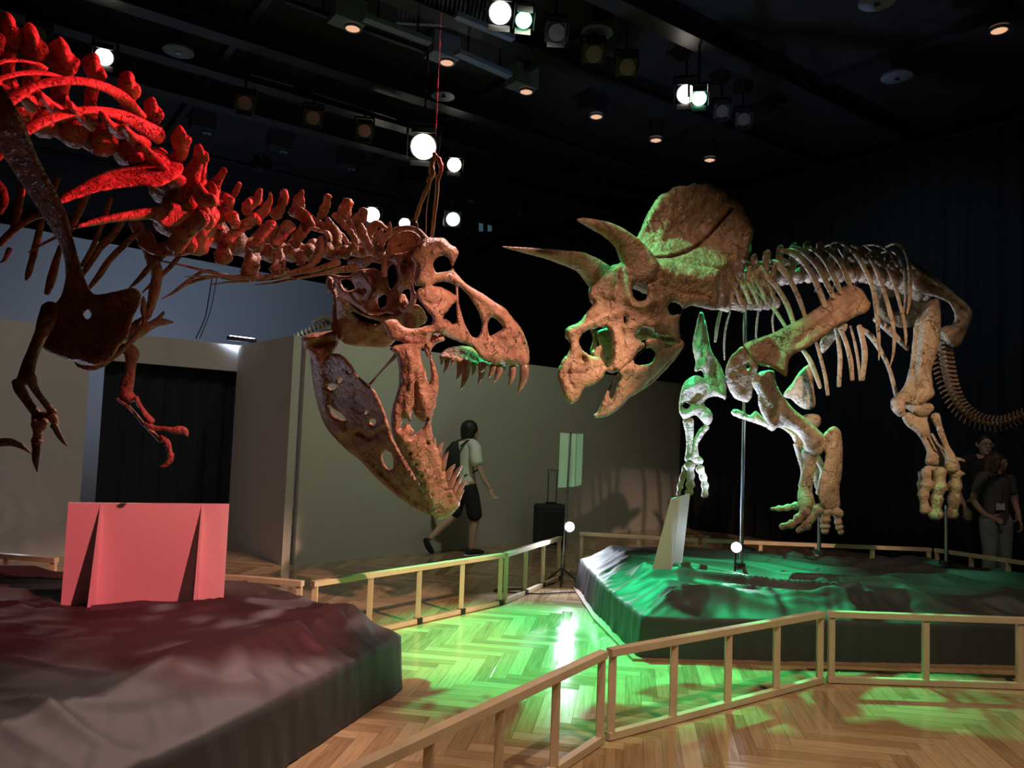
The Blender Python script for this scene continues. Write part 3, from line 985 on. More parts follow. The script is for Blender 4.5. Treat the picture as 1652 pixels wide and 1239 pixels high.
# ---- skull
dS = [(830, 300, 4.62), (1100, 300, 4.86), (1548, 830, 5.45), (1000, 640, 4.75), (1300, 600, 5.15), (640, 680, 4.60)]
side = relief('A', [(868, 112), (900, 90), (960, 92), (1010, 98), (1048, 135), (1080, 152), (1100, 190), (1080, 240), (1068, 290), (1105, 340), (1150, 385),
                    (1205, 420), (1265, 455), (1330, 500), (1390, 535), (1440, 595), (1492, 660), (1530, 740), (1550, 830), (1542, 898), (1480, 908), (1400, 895),
                    (1330, 893), (1265, 872), (1230, 842), (1200, 800), (1155, 770), (1100, 752), (1040, 728), (1000, 712), (950, 700), (925, 730), (900, 790),
                    (850, 800), (790, 775), (725, 748), (680, 742), (648, 700), (620, 632), (655, 612), (705, 612), (738, 645), (775, 665), (830, 668), (880, 655),
                    (925, 640), (935, 600), (905, 560), (870, 515), (838, 470), (832, 432), (872, 400), (828, 398), (818, 365), (832, 310), (826, 262), (800, 218), (828, 165)],
              dS, 40, holes=[[(938, 262), (960, 225), (1000, 206), (1040, 228), (1054, 285), (1040, 302), (1000, 310), (958, 312)],
                             [(935, 395), (985, 372), (1040, 378), (1082, 402), (1082, 455), (1040, 430), (985, 405)],
                             [(1098, 402), (1150, 445), (1190, 500), (1230, 570), (1247, 650), (1225, 718), (1190, 722), (1155, 670), (1128, 600), (1105, 520), (1096, 460)],
                             [(1002, 605), (1030, 560), (1078, 505), (1088, 560), (1086, 625), (1062, 640), (1030, 612)],
                             [(1292, 620), (1312, 598), (1350, 620), (1380, 662), (1350, 690), (1312, 712), (1296, 712), (1284, 660)]],
              rim=48, g=3.0, nz=1.1, nf=17,
              feats=[([(1380, 600), (1450, 740), (1470, 850)], 90, 26), ([(960, 320), (1060, 340), (1150, 400), (1300, 520)], 16, 14), ([(880, 150), (900, 260), (880, 360)], 40, 18),
                     ([(1000, 120), (1070, 180)], 35, 26), ([(940, 200), (1000, 180), (1060, 230)], 16, 14), ([(840, 440), (940, 520), (1060, 480)], 22, -10),
                     ([(1280, 860), (1400, 878), (1520, 885)], 10, -9), ([(1330, 530), (1400, 590)], 8, -10), ([(1040, 620), (1000, 700), (900, 700)], 20, 12)], seed=1.0)
roof = relief('A', [(640, 200), (652, 120), (700, 66), (790, 46), (862, 80), (890, 130), (860, 175), (760, 200)], 5.02, 34, rim=60, feats=[([(760, 130)], 70, -40)], seed=2)
arch = tube('A', [(600, 215, 18), (605, 150, 22), (640, 85, 24), (715, 42, 20), (790, 30, 16), (852, 56, 18), (892, 104, 20)], [4.86, 4.88, 4.9, 4.9, 4.86, 4.8, 4.7], **NZ)
arch2 = tube('A', [(630, 222, 20), (700, 208, 16), (770, 200, 18), (830, 170, 26), (900, 150, 18)], [4.82, 4.82, 4.8, 4.72, 4.66], **NZ)
occ = relief('A', [(640, 215), (730, 190), (815, 190), (828, 290), (815, 400), (835, 480), (790, 570), (720, 590), (640, 570), (560, 590), (470, 545), (400, 495), (330, 462),
                   (282, 435), (264, 345), (300, 325), (400, 335), (450, 300), (560, 285), (610, 300)], [(300, 400, 5.30), (800, 250, 4.74), (700, 560, 5.00), (480, 400, 5.06)], 45, rim=60,
             holes=[[(355, 365), (410, 360), (440, 415), (385, 425)], [(650, 300), (690, 262), (712, 350), (668, 420)], [(590, 480), (640, 455), (640, 520), (600, 540)], [(742, 440), (790, 420), (790, 500), (748, 520)]],
             feats=[([(500, 340), (560, 420), (540, 480)], 26, 60), ([(420, 390), (470, 460)], 22, 30), ([(600, 380), (620, 460)], 20, 26), ([(730, 240), (780, 330), (740, 400)], 24, 44),
                    ([(650, 260), (640, 420), (600, 540)], 26, -36), ([(690, 300), (700, 500)], 22, -30), ([(350, 360), (420, 420), (470, 450)], 14, 22)], nz=3.0, nf=15, seed=3)
palat = relief('A', [(330, 470), (400, 500), (480, 560), (600, 582), (720, 570), (800, 520), (860, 530), (900, 620), (800, 680), (735, 690), (665, 780), (560, 786), (400, 772), (345, 720), (330, 600)],
               [(340, 600, 5.05), (800, 560, 4.92), (500, 780, 5.22)], 22, rim=50, nz=2.0, holes=[[(420, 560), (520, 600), (600, 625), (580, 640), (480, 620)]], seed=4)
strip = relief('A', [(262, 352), (298, 345), (330, 440), (338, 560), (352, 640), (385, 700), (352, 742), (300, 690), (292, 600), (300, 500), (288, 452), (262, 430)], 5.17, 22, rim=24, nz=2.0, seed=5)
fquad = relief('A', [(102, 735), (150, 703), (235, 690), (300, 682), (348, 690), (345, 745), (322, 800), (300, 850), (228, 905), (182, 880), (152, 822), (118, 785)], 5.2, 40, rim=40,
               feats=[([(140, 740), (230, 720), (320, 700)], 22, 30), ([(160, 790), (300, 760)], 14, -26)], nz=2.0, seed=6)
farm = relief('B', [(1058, 138), (1095, 95), (1175, 72), (1260, 78), (1310, 120), (1400, 195), (1340, 205), (1240, 195), (1160, 165), (1080, 155)], [(1060, 130, 5.30), (1250, 100, 5.55), (1400, 195, 5.6)], 30,
              rim=40, nz=2, feats=[([(1080, 120), (1180, 110), (1300, 170)], 14, -14)], seed=7)
jugr = relief('A', [(890, 700), (930, 690), (1000, 715), (1010, 745), (960, 765), (930, 800), (905, 850), (880, 800)], 4.80, 20, rim=24, nz=2, seed=8)
fbar = tube('A', [(740, 470, 26), (770, 540, 30), (790, 620, 40), (800, 690, 30)], 4.95, **NZ)
vbar = tube('A', [(1088, 395, 9), (1092, 480, 8), (1096, 560, 10), (1105, 640, 14)], 4.86, **NZ)
sti = [tube('A', [(800, 215, 9), (860, 170, 11), (905, 150, 6)], 4.60), tube('A', [(820, 235, 8), (870, 205, 10), (900, 170, 6)], 4.60), tube('A', [(735, 250, 26), (760, 320, 40), (740, 380, 20)], 4.70, **NZ)]
skull = bone('skull', rex, M_REX, side, roof, arch, arch2, occ, palat, strip, fquad, farm, jugr, fbar, vbar, *sti)

# ---- lower jaw
near = relief('B', [(742, 88), (800, 62), (900, 55), (1000, 62), (1003, 120), (1038, 220), (1052, 320), (1038, 420), (1018, 510), (1005, 565), (1020, 640), (1045, 725), (1080, 825),
                    (1118, 925), (1165, 1010), (1188, 1065), (1165, 1115), (1110, 1162), (1050, 1170), (1003, 1135), (972, 1060), (935, 955), (880, 860), (825, 765), (782, 690),
                    (762, 640), (750, 560), (757, 470), (790, 360), (800, 300), (797, 200), (780, 125)],
              [(800, 100, 4.64), (1000, 100, 4.70), (760, 600, 4.72), (1010, 560, 4.80), (1100, 1120, 5.12)], 44,
              holes=[[(812, 600), (822, 550), (850, 530), (872, 550), (888, 500), (896, 470), (902, 510), (950, 556), (985, 540), (950, 590), (912, 625), (870, 650), (895, 615), (860, 560), (836, 575)],
                     [(940, 95), (970, 78), (990, 120), (998, 190), (1003, 270), (985, 305), (968, 230), (945, 170)]],
              rim=46, g=3.0, nz=1.3, nf=17,
              feats=[([(870, 120), (880, 300), (850, 480)], 30, 22), ([(930, 300), (960, 420), (990, 520)], 30, 18), ([(900, 250), (905, 440)], 12, -20), ([(850, 650), (930, 830), (1030, 1030)], 60, 22),
                     ([(1000, 600), (1060, 800), (1130, 960)], 12, -12), ([(985, 690)], 10, -34), ([(868, 752)], 8, -26), ([(910, 820)], 7, -22), ([(940, 890)], 7, -22), ([(1010, 1015)], 7, -22),
                     ([(1060, 900)], 8, -22), ([(1095, 985)], 8, -24), ([(1115, 1025)], 10, -20)], jag=1.2, seed=9)
far = relief('B', [(238, 150), (262, 130), (320, 125), (385, 118), (440, 130), (498, 190), (545, 262), (600, 310), (650, 360), (690, 440), (722, 520), (745, 600), (765, 665), (810, 745), (868, 840),
                   (930, 950), (978, 1060), (1003, 1135), (1000, 1150), (940, 1125), (850, 1072), (750, 992), (650, 902), (560, 805), (480, 742), (392, 655), (340, 590), (300, 500), (268, 380), (250, 262)],
             [(250, 150, 5.28), (300, 500, 5.42), (560, 800, 5.42), (850, 1070, 5.30), (545, 262, 4.98), (722, 520, 5.0), (868, 840, 5.06), (1000, 1140, 5.16), (420, 125, 5.10)], 32,
             holes=[[(354, 322), (378, 308), (404, 320), (402, 338), (376, 346)], [(412, 292), (430, 268), (446, 282), (430, 300)], [(478, 232), (488, 230), (492, 242), (482, 243)],
                    [(582, 490), (594, 478), (606, 490), (594, 503)], [(620, 548), (638, 532), (656, 545), (650, 564), (630, 566)], [(362, 452), (400, 480), (442, 505), (468, 545), (420, 522), (380, 492)],
                    [(698, 760), (722, 738), (755, 755), (768, 800), (760, 850), (732, 848), (705, 810)]],
             rim=36, g=3.0, nz=1.6,
             feats=[([(290, 180), (310, 360), (360, 540), (430, 620)], 36, 30), ([(440, 380), (540, 400), (560, 440)], 60, -24), ([(540, 620), (620, 650), (700, 600)], 18, -26), ([(640, 600), (740, 560)], 24, 22),
                    ([(600, 780), (760, 940), (900, 1060)], 20, -20), ([(820, 800), (900, 930)], 18, 16)], seed=10)
strut = tube('B', [(795, 112, 16), (760, 155, 13), (690, 230, 7), (620, 310, 9), (560, 358, 12)], [4.72, 4.75, 4.85, 5.0, 5.1])
jaw = bone('lower_jaw', rex, M_REX, near, far, strut)


def tooth(frame, a, c, w, d, parent, m=M_TOOTH, bend=8):
    ax, ay = a; bx, by = c
    mx, my = (ax + bx) / 2, (ay + by) / 2
    L = math.hypot(bx - ax, by - ay) + 1e-6
    nx, ny = -(by - ay) / L, (bx - ax) / L
    k = bend * L / 100
    pts = [(ax, ay, w * .5), (ax * .6 + mx * .4 + nx * k * .6, ay * .6 + my * .4 + ny * k * .6, w * .52), (mx + nx * k, my + ny * k, w * .42), (mx * .4 + bx * .6 + nx * k * .6, my * .4 + by * .6 + ny * k * .6, w * .24), (bx, by, 1.2)]
    bone('tooth', parent, m, tube(frame, pts, d, 0.75, seg=8, n_per=4))


for a, c, w_, d_ in (((1595, 205), (1552, 372), 58, 5.42), ((1520, 205), (1494, 328), 44, 5.38), ((1438, 200), (1402, 302), 46, 5.32), ((1398, 195), (1366, 275), 40, 5.28), ((1325, 185), (1300, 318), 46, 5.38),
                    ((1338, 185), (1312, 240), 46, 5.25), ((1272, 180), (1264, 262), 34, 5.45), ((1222, 170), (1190, 350), 54, 5.36), ((1186, 170), (1162, 292), 40, 5.40), ((1105, 145), (1082, 246), 32, 5.34),
                    ((1070, 135), (1066, 196), 24, 5.34), ((1515, 210), (1488, 268), 22, 5.5), ((1140, 150), (1132, 205), 24, 5.38), ((1468, 205), (1466, 232), 20, 5.45)):
    tooth('B', a, c, w_, d_, skull, bend=-9)
for a, c, w_, d_ in (((1028, 700), (1030, 655), 22, 4.90), ((1042, 755), (1086, 682), 34, 4.92), ((1058, 805), (1078, 728), 26, 4.94), ((1075, 852), (1117, 738), 42, 4.96), ((1102, 912), (1160, 820), 44, 5.0),
                    ((1122, 965), (1205, 828), 46, 5.03), ((1150, 1000), (1203, 895), 34, 5.06), ((1165, 1025), (1234, 922), 36, 5.08), ((1178, 1050), (1215, 985), 26, 5.1)):
    tooth('B', a, c, w_, d_, jaw, bend=-6)

# ---- neck: each vertebra is centrum + neural spine + processes in one bone
neck = [  # frame, centrum (u, v, r), depth, polylines
    ('C', (160, 560, 120), 4.15, [[(220, 470, 60), (240, 330, 55), (265, 150, 30), (280, 110, 22)], [(200, 430, 50), (230, 460, 60), (300, 560, 50)]]),
    ('C', (270, 600, 120), 4.22, [[(310, 430, 55), (335, 320, 42), (375, 255, 30), (398, 212, 24)], [(280, 300, 26), (330, 330, 40), (340, 420, 40)], [(230, 340, 50), (250, 440, 60), (240, 600, 60)]]),
    ('C', (400, 660, 110), 4.30, [[(410, 460, 42), (440, 400, 30), (470, 350, 24), (494, 298, 16)], [(375, 380, 26), (410, 380, 34), (440, 420, 34)], [(330, 520, 55), (420, 500, 50), (470, 560, 40)]]),
    ('C', (500, 700, 95), 4.38, [[(540, 480, 34), (570, 430, 42), (610, 400, 32), (628, 345, 26)], [(600, 530, 50), (530, 560, 44), (470, 610, 40), (430, 660, 44)], [(520, 440, 20), (560, 420, 30)], [(400, 690, 60), (390, 780, 60)]]),
    ('C', (640, 730, 85), 4.44, [[(620, 500, 42), (665, 450, 34), (688, 400, 20), (690, 362, 14)], [(700, 560, 50), (650, 630, 50), (590, 700, 50)], [(585, 720, 46), (570, 800, 56), (560, 860, 64)]]),
    ('C', (780, 730, 80), 4.50, [[(725, 500, 44), (765, 440, 38), (782, 390, 30), (782, 350, 26)], [(810, 560, 46), (760, 620, 40), (725, 690, 40)], [(735, 730, 36), (745, 800, 42), (735, 850, 48)]]),
    ('C', (890, 730, 75), 4.56, [[(850, 490, 46), (875, 430, 40), (880, 390, 36), (895, 350, 18)], [(940, 560, 44), (890, 620, 36), (850, 690, 36)], [(880, 740, 34), (890, 800, 36)], [(870, 470, 50), (930, 520, 30), (960, 560, 20)]]),
    ('C', (1010, 720, 66), 4.62, [[(1010, 500, 30), (1040, 450, 36), (1050, 410, 26), (1060, 382, 26)], [(950, 525, 34), (1020, 560, 26), (1100, 590, 30), (1120, 680, 34)], [(1020, 650, 34), (1000, 740, 34), (960, 810, 30)]]),
    ('C', (1130, 730, 60), 4.68, [[(1140, 520, 48), (1170, 470, 46), (1188, 415, 36)], [(1100, 500, 24), (1150, 560, 24), (1220, 640, 26), (1230, 720, 30)], [(1070, 760, 36), (1160, 740, 30), (1230, 700, 26)]]),
    ('C', (1240, 730, 56), 4.76, [[(1230, 560, 40), (1270, 520, 46), (1290, 475, 34)], [(1240, 500, 20), (1270, 600, 40), (1320, 700, 34)], [(1200, 800, 30), (1280, 800, 40), (1330, 770, 26)]]),
    ('C', (1350, 760, 60), 4.84, [[(1340, 740, 40), (1300, 660, 40), (1330, 590, 40), (1370, 552, 26), (1420, 580, 16), (1450, 600, 14), (1450, 550, 12)], [(1345, 740, 24), (1355, 680, 24), (1370, 630, 22), (1400, 600, 20)], [(1380, 700, 30), (1410, 780, 26), (1420, 880, 20)]]),
]
for k, (fr, cc, dp, lines) in enumerate(neck):
    u, v, r = cc
    geo = [tube(fr, [(u - r * .7, v - r * .35, r * .80), (u, v, r * .62), (u + r * .7, v + r * .1, r * .78)], dp + 0.13, 1.0, nz=.12, nf=12, seed=k)]
    for j, L in enumerate(lines):
        L = [(p[0], p[1], p[2] * .86) for p in L]
        geo.append(tube(fr, L, [dp, dp - 0.04] if j == 0 else [dp - 0.02, dp - 0.10], 0.66, nz=.34, nf=20, seed=k + j * .3, seg=14, n_per=9, lobe=.16))
        if j == 1:      # the far transverse process
            geo.append(tube(fr, [(p[0] - 46, p[1] + 26, p[2] * .7) for p in L], dp + 0.30, 0.62, nz=.3, nf=22, seed=k + 3, seg=12, lobe=.15))
    bone('vertebra', rex, M_REX, *geo)

# long thin neck ribs sweeping backwards
for L, d0, d1 in (([(1235, 835, 30), (1120, 850, 20), (960, 880, 13), (760, 920, 9), (600, 942, 4)], 4.62, 4.4),
                  ([(1120, 800, 26), (1000, 840, 17), (860, 870, 12), (700, 905, 10), (500, 915, 7), (380, 900, 3)], 4.55, 4.3),
                  ([(960, 820, 24), (860, 850, 14), (720, 890, 10), (560, 905, 9), (400, 890, 7), (240, 840, 5), (60, 800, 4)], 4.5, 4.2),
                  ([(800, 850, 20), (680, 890, 14), (480, 895, 10), (300, 860, 8), (120, 815, 7), (-60, 780, 5)], 4.42, 4.1),
                  ([(620, 880, 16), (450, 890, 9), (260, 888, 6), (150, 890, 3)], 4.4, 4.15),
                  ([(420, 880, 12), (300, 895, 12), (180, 930, 10), (80, 990, 9), (5, 1030, 4)], 4.35, 4.1),
                  ([(360, 870, 12), (260, 860, 12), (120, 960, 14), (60, 1000, 4)], 4.45, 4.3),
                  ([(560, 920, 9), (420, 925, 6), (320, 940, 4)], 4.4, 4.3)):
    bone('neck_rib', rex, M_REX, tube('C', L, [d0, d1], 0.8, nz=.08, seg=8))

# ---- back: paddle-shaped neural spines with the dorsal bodies under them
paddles = [(-60, 230, 75, 110, 3.25), (60, 205, 70, 110, 3.3), (205, 290, 86, 100, 3.36), (400, 375, 90, 98, 3.44), (600, 440, 66, 76, 3.54), (822, 548, 64, 62, 3.66), (975, 705, 54, 66, 3.78), (1150, 890, 54, 90, 3.9), (1272, 985, 40, 62, 4.0)]
bodies = [(-60, 620), (60, 650), (200, 700), (380, 760), (560, 820), (760, 880), (900, 960), (1020, 1080), (1130, 1200)]
for k, ((x, y, rx, ry, dp), (bx, by)) in enumerate(zip(paddles, bodies)):
    geo = [tube('D', [(bx, by - 60, rx * .9), ((bx + x) / 2 - 10, (by + y) / 2 + 30, rx * .62), (x - 4, y + ry * .95, rx * .8), (x, y + ry * .4, rx * 1.14), (x, y - ry * .1, rx * 1.22), (x - 2, y - ry * .45, rx * 1.1), (x, y - ry * .62, rx * .86)],
                [dp + .1, dp], 0.50, nz=.26, nf=15, seed=k, seg=18, n_per=9, lobe=.05),
           tube('D', [(bx - 90, by - 10, 105), (bx, by + 40, 80), (bx + 90, by + 80, 105)], dp + .18, 1.0, nz=.14, nf=9, seed=k + 5),
           tube('D', [(bx, by - 40, 60), (bx - 60, by - 90, 46), (bx - 110, by - 150, 34)], [dp, dp - .18], 0.6, nz=.2, seed=k)]
    bone('vertebra', rex, M_REX, *geo)
bone('vertebra', rex, M_REX, tube('E', [(1170, 330, 100), (1200, 240, 80), (1235, 120, 50), (1290, 30, 30)], 4.05, .6, nz=.2, nf=14), tube('E', [(1080, 440, 120), (1180, 500, 110), (1240, 560, 100)], 4.2, nz=.15, nf=10),
     tube('E', [(1240, 250, 50), (1290, 320, 50), (1350, 330, 40)], 4.0, .6, nz=.2, nf=14))
bone('vertebra', rex, M_REX, tube('E', [(1300, 400, 90), (1260, 520, 100), (1240, 620, 80)], 4.15, .8, nz=.2, nf=14), tube('E', [(1200, 600, 70), (1120, 620, 60), (1000, 640, 40), (890, 600, 20)], 4.08, .5, nz=.15),
     tube('E', [(1280, 440, 60), (1180, 520, 60), (1110, 620, 60)], 3.95, .6, nz=.15))

# ---- near ribs (flat, curved)
def rib(fr, L, d, flat=.45, **kw):
    kw.setdefault('nz', .05); kw.setdefault('nf', 8)
    bone('rib', rex, M_REX, tube(fr, L, d, flat, **kw))


rib('D', [(290, 440, 20), (220, 405, 24), (120, 385, 24), (0, 395, 24), (-120, 470, 30)], [3.4, 3.0])
rib('D', [(420, 500, 20), (320, 470, 26), (200, 462, 30), (80, 475, 30), (-40, 520, 32), (-120, 620, 32)], [3.45, 2.95])
rib('D', [(880, 740, 50), (800, 640, 40), (700, 570, 34), (560, 522, 32), (400, 512, 34), (240, 540, 40), (120, 600, 48), (0, 700, 50), (-100, 860, 44)], [3.75, 2.95])
rib('D', [(1010, 860, 56), (900, 800, 46), (780, 738, 38), (640, 705, 34), (500, 705, 36), (340, 745, 40), (200, 805, 48), (60, 900, 50), (-90, 1060, 44)], [3.85, 3.0])
bone('rib', rex, M_REX, relief('E', [(352, 335), (395, 285), (460, 245), (540, 198), (640, 152), (760, 115), (900, 88), (1050, 66), (1130, 82), (1164, 112), (1140, 170), (1010, 240), (880, 238), (760, 250), (620, 275), (480, 320), (380, 350)],
                              [(352, 335, 3.35), (1160, 112, 3.95), (760, 250, 3.62)], 26, rim=60, nz=.8, feats=[([(400, 300), (700, 150), (1100, 90)], 30, 10)], seed=21))
bone('rib', rex, M_REX, relief('E', [(440, 510), (560, 455), (700, 418), (850, 388), (1020, 360), (1160, 335), (1235, 350), (1245, 420), (1180, 470), (1050, 500), (960, 452), (850, 455), (700, 470), (560, 495)],
                              [(440, 510, 3.5), (1200, 360, 4.05), (850, 455, 3.8)], 24, rim=50, nz=.8, seed=22))
# belly and far-side ribs hanging below
for L, d in (([(150, 190, 24), (125, 330, 26), (95, 470, 26), (60, 560, 14)], 3.9), ([(270, 430, 22), (235, 580, 24), (205, 700, 24), (180, 790, 22), (165, 832, 8)], 3.85),
             ([(385, 620, 18), (355, 720, 26), (325, 830, 30), (298, 915, 20)], 3.8), ([(560, 270, 26), (510, 380, 26), (455, 500, 20)], 3.9), ([(700, 320, 18), (640, 500, 18), (580, 640, 18), (520, 740, 14)], 3.95),
             ([(790, 440, 20), (715, 550, 24), (640, 620, 26), (560, 740, 22), (525, 800, 14)], 4.0), ([(905, 500, 12), (800, 600, 20), (700, 700, 22), (630, 800, 22), (565, 885, 12)], 4.0),
             ([(1060, 660, 16), (960, 740, 20), (880, 830, 16), (822, 882, 6)], 4.1), ([(1140, 680, 16), (1060, 770, 16), (960, 860, 12), (905, 912, 5)], 4.15), ([(530, 475, 8), (400, 540, 10), (280, 600, 9), (182, 656, 5)], 3.6),
             ([(60, 640, 20), (30, 700, 14), (5, 720, 6)], 3.9), ([(0, 600, 26), (80, 520, 24), (200, 440, 22), (330, 400, 18)], 3.5), ([(360, 190, 26), (330, 280, 22), (300, 330, 14)], 3.9)):
    rib('E', L, d, .5)
rib('E', [(-30, 210, 30), (10, 270, 34), (25, 340, 30), (0, 400, 20)], 3.6)

# ---- near shoulder blade and coracoid, one plate each
bone('shoulder_blade', rex, M_REX, relief('X', [(-26, 120), (0, 138), (22, 168), (42, 205), (62, 255), (88, 305), (108, 345), (118, 385), (128, 420), (138, 452), (152, 474), (182, 471), (214, 464), (227, 474), (226, 490), (214, 515), (207, 542), (192, 560), (178, 580),
                                                (152, 590), (128, 583), (108, 580), (88, 572), (70, 563), (66, 548), (80, 520), (86, 495), (98, 478), (105, 450), (104, 420), (96, 395), (86, 376), (60, 335), (30, 290), (0, 245), (-26, 215)],
                                          [(30, 180, 2.80), (0, 240, 3.00), (96, 400, 3.30), (126, 400, 3.10), (80, 520, 3.46), (220, 480, 3.10), (150, 585, 3.26), (-26, 215, 2.96), (-20, 122, 2.80)], 9, rim=15, holes=[[(135, 505), (140, 502), (146, 504), (147, 510), (141, 515), (136, 511)]],
                                          nz=.35, feats=[([(20, 180), (90, 330), (118, 420)], 9, 3), ([(100, 500), (150, 540), (190, 500)], 30, -3)], seed=31))
# near arm
bone('upper_arm_bone', rex, M_REX, tube('Q', [(315, -10, 56), (300, 50, 58), (262, 150, 44), (215, 260, 38), (180, 360, 44), (165, 440, 52)], [3.2, 3.1], .75, nz=.1))
bone('forearm_bone', rex, M_REX, tube('Q', [(100, 455, 24), (130, 510, 36), (180, 590, 28), (225, 650, 28), (250, 690, 34)], 3.1, .8, nz=.1))
bone('forearm_bone', rex, M_REX, tube('Q', [(195, 430, 34), (220, 500, 24), (270, 570, 20), (310, 620, 22), (335, 650, 28)], 3.07, .8, nz=.1))
bone('wrist_bone', rex, M_REX, tube('Q', [(230, 690, 36), (280, 680, 40), (320, 670, 30)], 3.1, .8, nz=.3, nf=30), tube('Q', [(225, 720, 32), (260, 730, 36), (285, 710, 26)], 3.07, .8, nz=.3, nf=30))
bone('finger', rex, M_REX, tube('Q', [(235, 730, 32), (240, 790, 30), (236, 830, 30)], 3.1, .8, nz=.15, nf=30, knob=.2))
bone('claw', rex, M_CLAW, tube('Q', [(228, 825, 32), (232, 880, 28), (228, 950, 24), (236, 1024, 5)], 3.1, .6, nz=.05))
bone('finger', rex, M_REX, tube('Q', [(335, 680, 26), (350, 720, 26), (340, 740, 22)], 3.06, .8, nz=.15, nf=30))
bone('claw', rex, M_CLAW, tube('Q', [(345, 735, 22), (370, 785, 20), (398, 830, 13), (425, 864, 3)], 3.05, .6))
bone('claw', rex, M_REX, tube('Q', [(-60, 850, 24), (0, 842, 26), (70, 840, 24), (140, 868, 16), (200, 912, 3)], 3.0, .6))
# far shoulder and arm
bone('shoulder_blade', rex, M_REX, relief('E', [(818, 455), (860, 446), (900, 465), (920, 500), (960, 520), (992, 590), (1000, 660), (1030, 760), (1030, 830), (1010, 930), (985, 1000), (950, 1080), (900, 1100), (885, 1150), (800, 1220), (796, 1190),
                                                (830, 1110), (900, 1060), (930, 980), (945, 880), (960, 800), (930, 730), (905, 650), (870, 590), (830, 510)],
                                          4.15, 24, rim=34, nz=1, seed=33))
bone('coracoid', rex, M_REX, relief('Q', [(470, 330), (520, 350), (600, 345), (660, 318), (740, 262), (790, 215), (880, 110), (905, 60), (890, 0), (905, -90), (930, -40), (935, 70), (1000, 40), (1038, 5), (1045, 30), (1030, 50), (1070, 62), (1100, 78), (1060, 95), (1000, 108), (940, 145),
                                          (860, 200), (760, 290), (650, 365), (570, 385), (505, 372)], [(500, 350, 3.9), (900, 50, 4.1), (1100, 80, 4.2)], 16, rim=24, nz=1, seed=34))
bone('upper_arm_bone', rex, M_REX, tube('Q', [(770, 240, 30), (830, 270, 50), (830, 350, 34), (815, 440, 38), (800, 520, 46), (830, 560, 36)], 4.1, .75, nz=.1))
bone('forearm_bone', rex, M_REX, tube('Q', [(752, 560, 16), (800, 600, 14), (860, 660, 10), (915, 730, 12)], 4.1))
bone('forearm_bone', rex, M_REX, tube('Q', [(862, 560, 18), (890, 610, 14), (925, 665, 18), (960, 705, 22)], 4.08))
bone('finger', rex, M_REX, tube('Q', [(930, 720, 20), (980, 750, 18), (1040, 752, 14), (1095, 762, 18)], 4.08, .8, nz=.15))
bone('claw', rex, M_REX, tube('Q', [(1100, 765, 22), (1140, 760, 26), (1175, 772, 22), (1190, 800, 6)], 4.08, .6))
bone('finger', rex, M_REX, tube('Q', [(930, 735, 16), (980, 790, 12), (1020, 830, 16)], 4.12), tube('Q', [(1020, 795, 12), (1060, 840, 20), (1075, 890, 16), (1080, 920, 18)], 4.1, .8, nz=.15))
bone('claw', rex, M_REX, tube('Q', [(1085, 915, 20), (1078, 955, 20), (1050, 985, 14), (1014, 994, 3)], 4.1, .6))

# ---- sling over the skull
sl = thing('hanging_sling', 'ochre rope and clamp sling that holds up the head of the left skeleton', 'sling', P(690, 300, 4.95))
def sb(name, m, L, d=4.95, **kw):
    v, f = tube('X', L, d, **kw); b = MB(); b.add(v, f); return link(name, b.v, b.f, m, sl)
sb('strap', M_BRASS, [(668, 364, 3.2), (676, 335, 3.4), (688, 305, 3.2), (697, 285, 2.6)], nz=.2, nf=40)
sb('strap', M_BRASS, [(697, 380, 3.0), (701, 345, 3.0), (705, 310, 3.2), (706, 285, 2.8)], nz=.2, nf=40)
sb('cord', M_BRASS, [(687, 378, .8), (688, 340, .8), (694, 300, .8)])
sb('clamp', M_BRASS, [(690, 292, 3), (697, 282, 5), (696, 268, 4), (702, 250, 3)], nz=.5, nf=60)
sb('clamp', M_BRASS, [(700, 248, 3.2), (710, 262, 3.8), (711, 276, 3.0), (706, 296, 1.6)], nz=.4, nf=60)
sb('hook', M_BLKMET, [(664, 366, 4), (668, 360, 5), (672, 368, 4)])
q = P(702, 250, 4.95)
b = MB(); b.rod(q, (q.x, q.y, CEILZ), 0.0004, 6); b.build('wire', M_BLKMET, sl)

# cables dropping behind the neck
cb = thing('hanging_cable', 'pair of thin dark cables dropping behind the neck to the partition top', 'cable', P(330, 500, 6.5))
for L in ([(342, 448, .9), (337, 480, .9), (330, 515, .9), (316, 546, .9)], [(350, 446, .7), (342, 490, .7), (333, 520, .7), (322, 546, .7)]):
    v, f = tube('X', L, 6.5); b = MB(); b.add(v, f); link('cable', b.v, b.f, M_BLKPL, cb)

# small far skeleton peeking over the partition
sk = thing('small_skeleton', 'small pale ribbed skeleton peeking over the partition behind the jaw hinge', 'animal skeleton', P(500, 535, 10.5))
b = MB(); b.add(*tube('X', [(458, 555, 2), (480, 542, 3), (505, 530, 4), (530, 520, 4)], 10.5)); link('spine', b.v, b.f, M_TRIB, sk)
for k in range(11):
    u = 463 + k * 6; v_ = 551 - k * 3.0
    b = MB(); b.add(*tube('X', [(u, v_ - 4 - k * .5, 1.2), (u + 3, v_ + 2, 1.4), (u + 4, v_ + 10, 1.0)], 10.45, seg=6, n_per=3)); link('rib', b.v, b.f, M_TRIB, sk)
b = MB(); b.add(*tube('X', [(505, 520, 3), (520, 512, 4), (536, 514, 3)], 10.4, nz=.3)); b.add(*tube('X', [(500, 545, 2), (520, 534, 2.5), (538, 528, 2)], 10.4)); link('shoulder_blade', b.v, b.f, M_TRIB, sk)

# ================================================================== horned skeleton, right
tri = thing('dinosaur_skeleton', 'tan horned dinosaur skeleton with brow horns and round frill, standing on steel rods', 'dinosaur skeleton', (2.8, 7.2, 0.4))
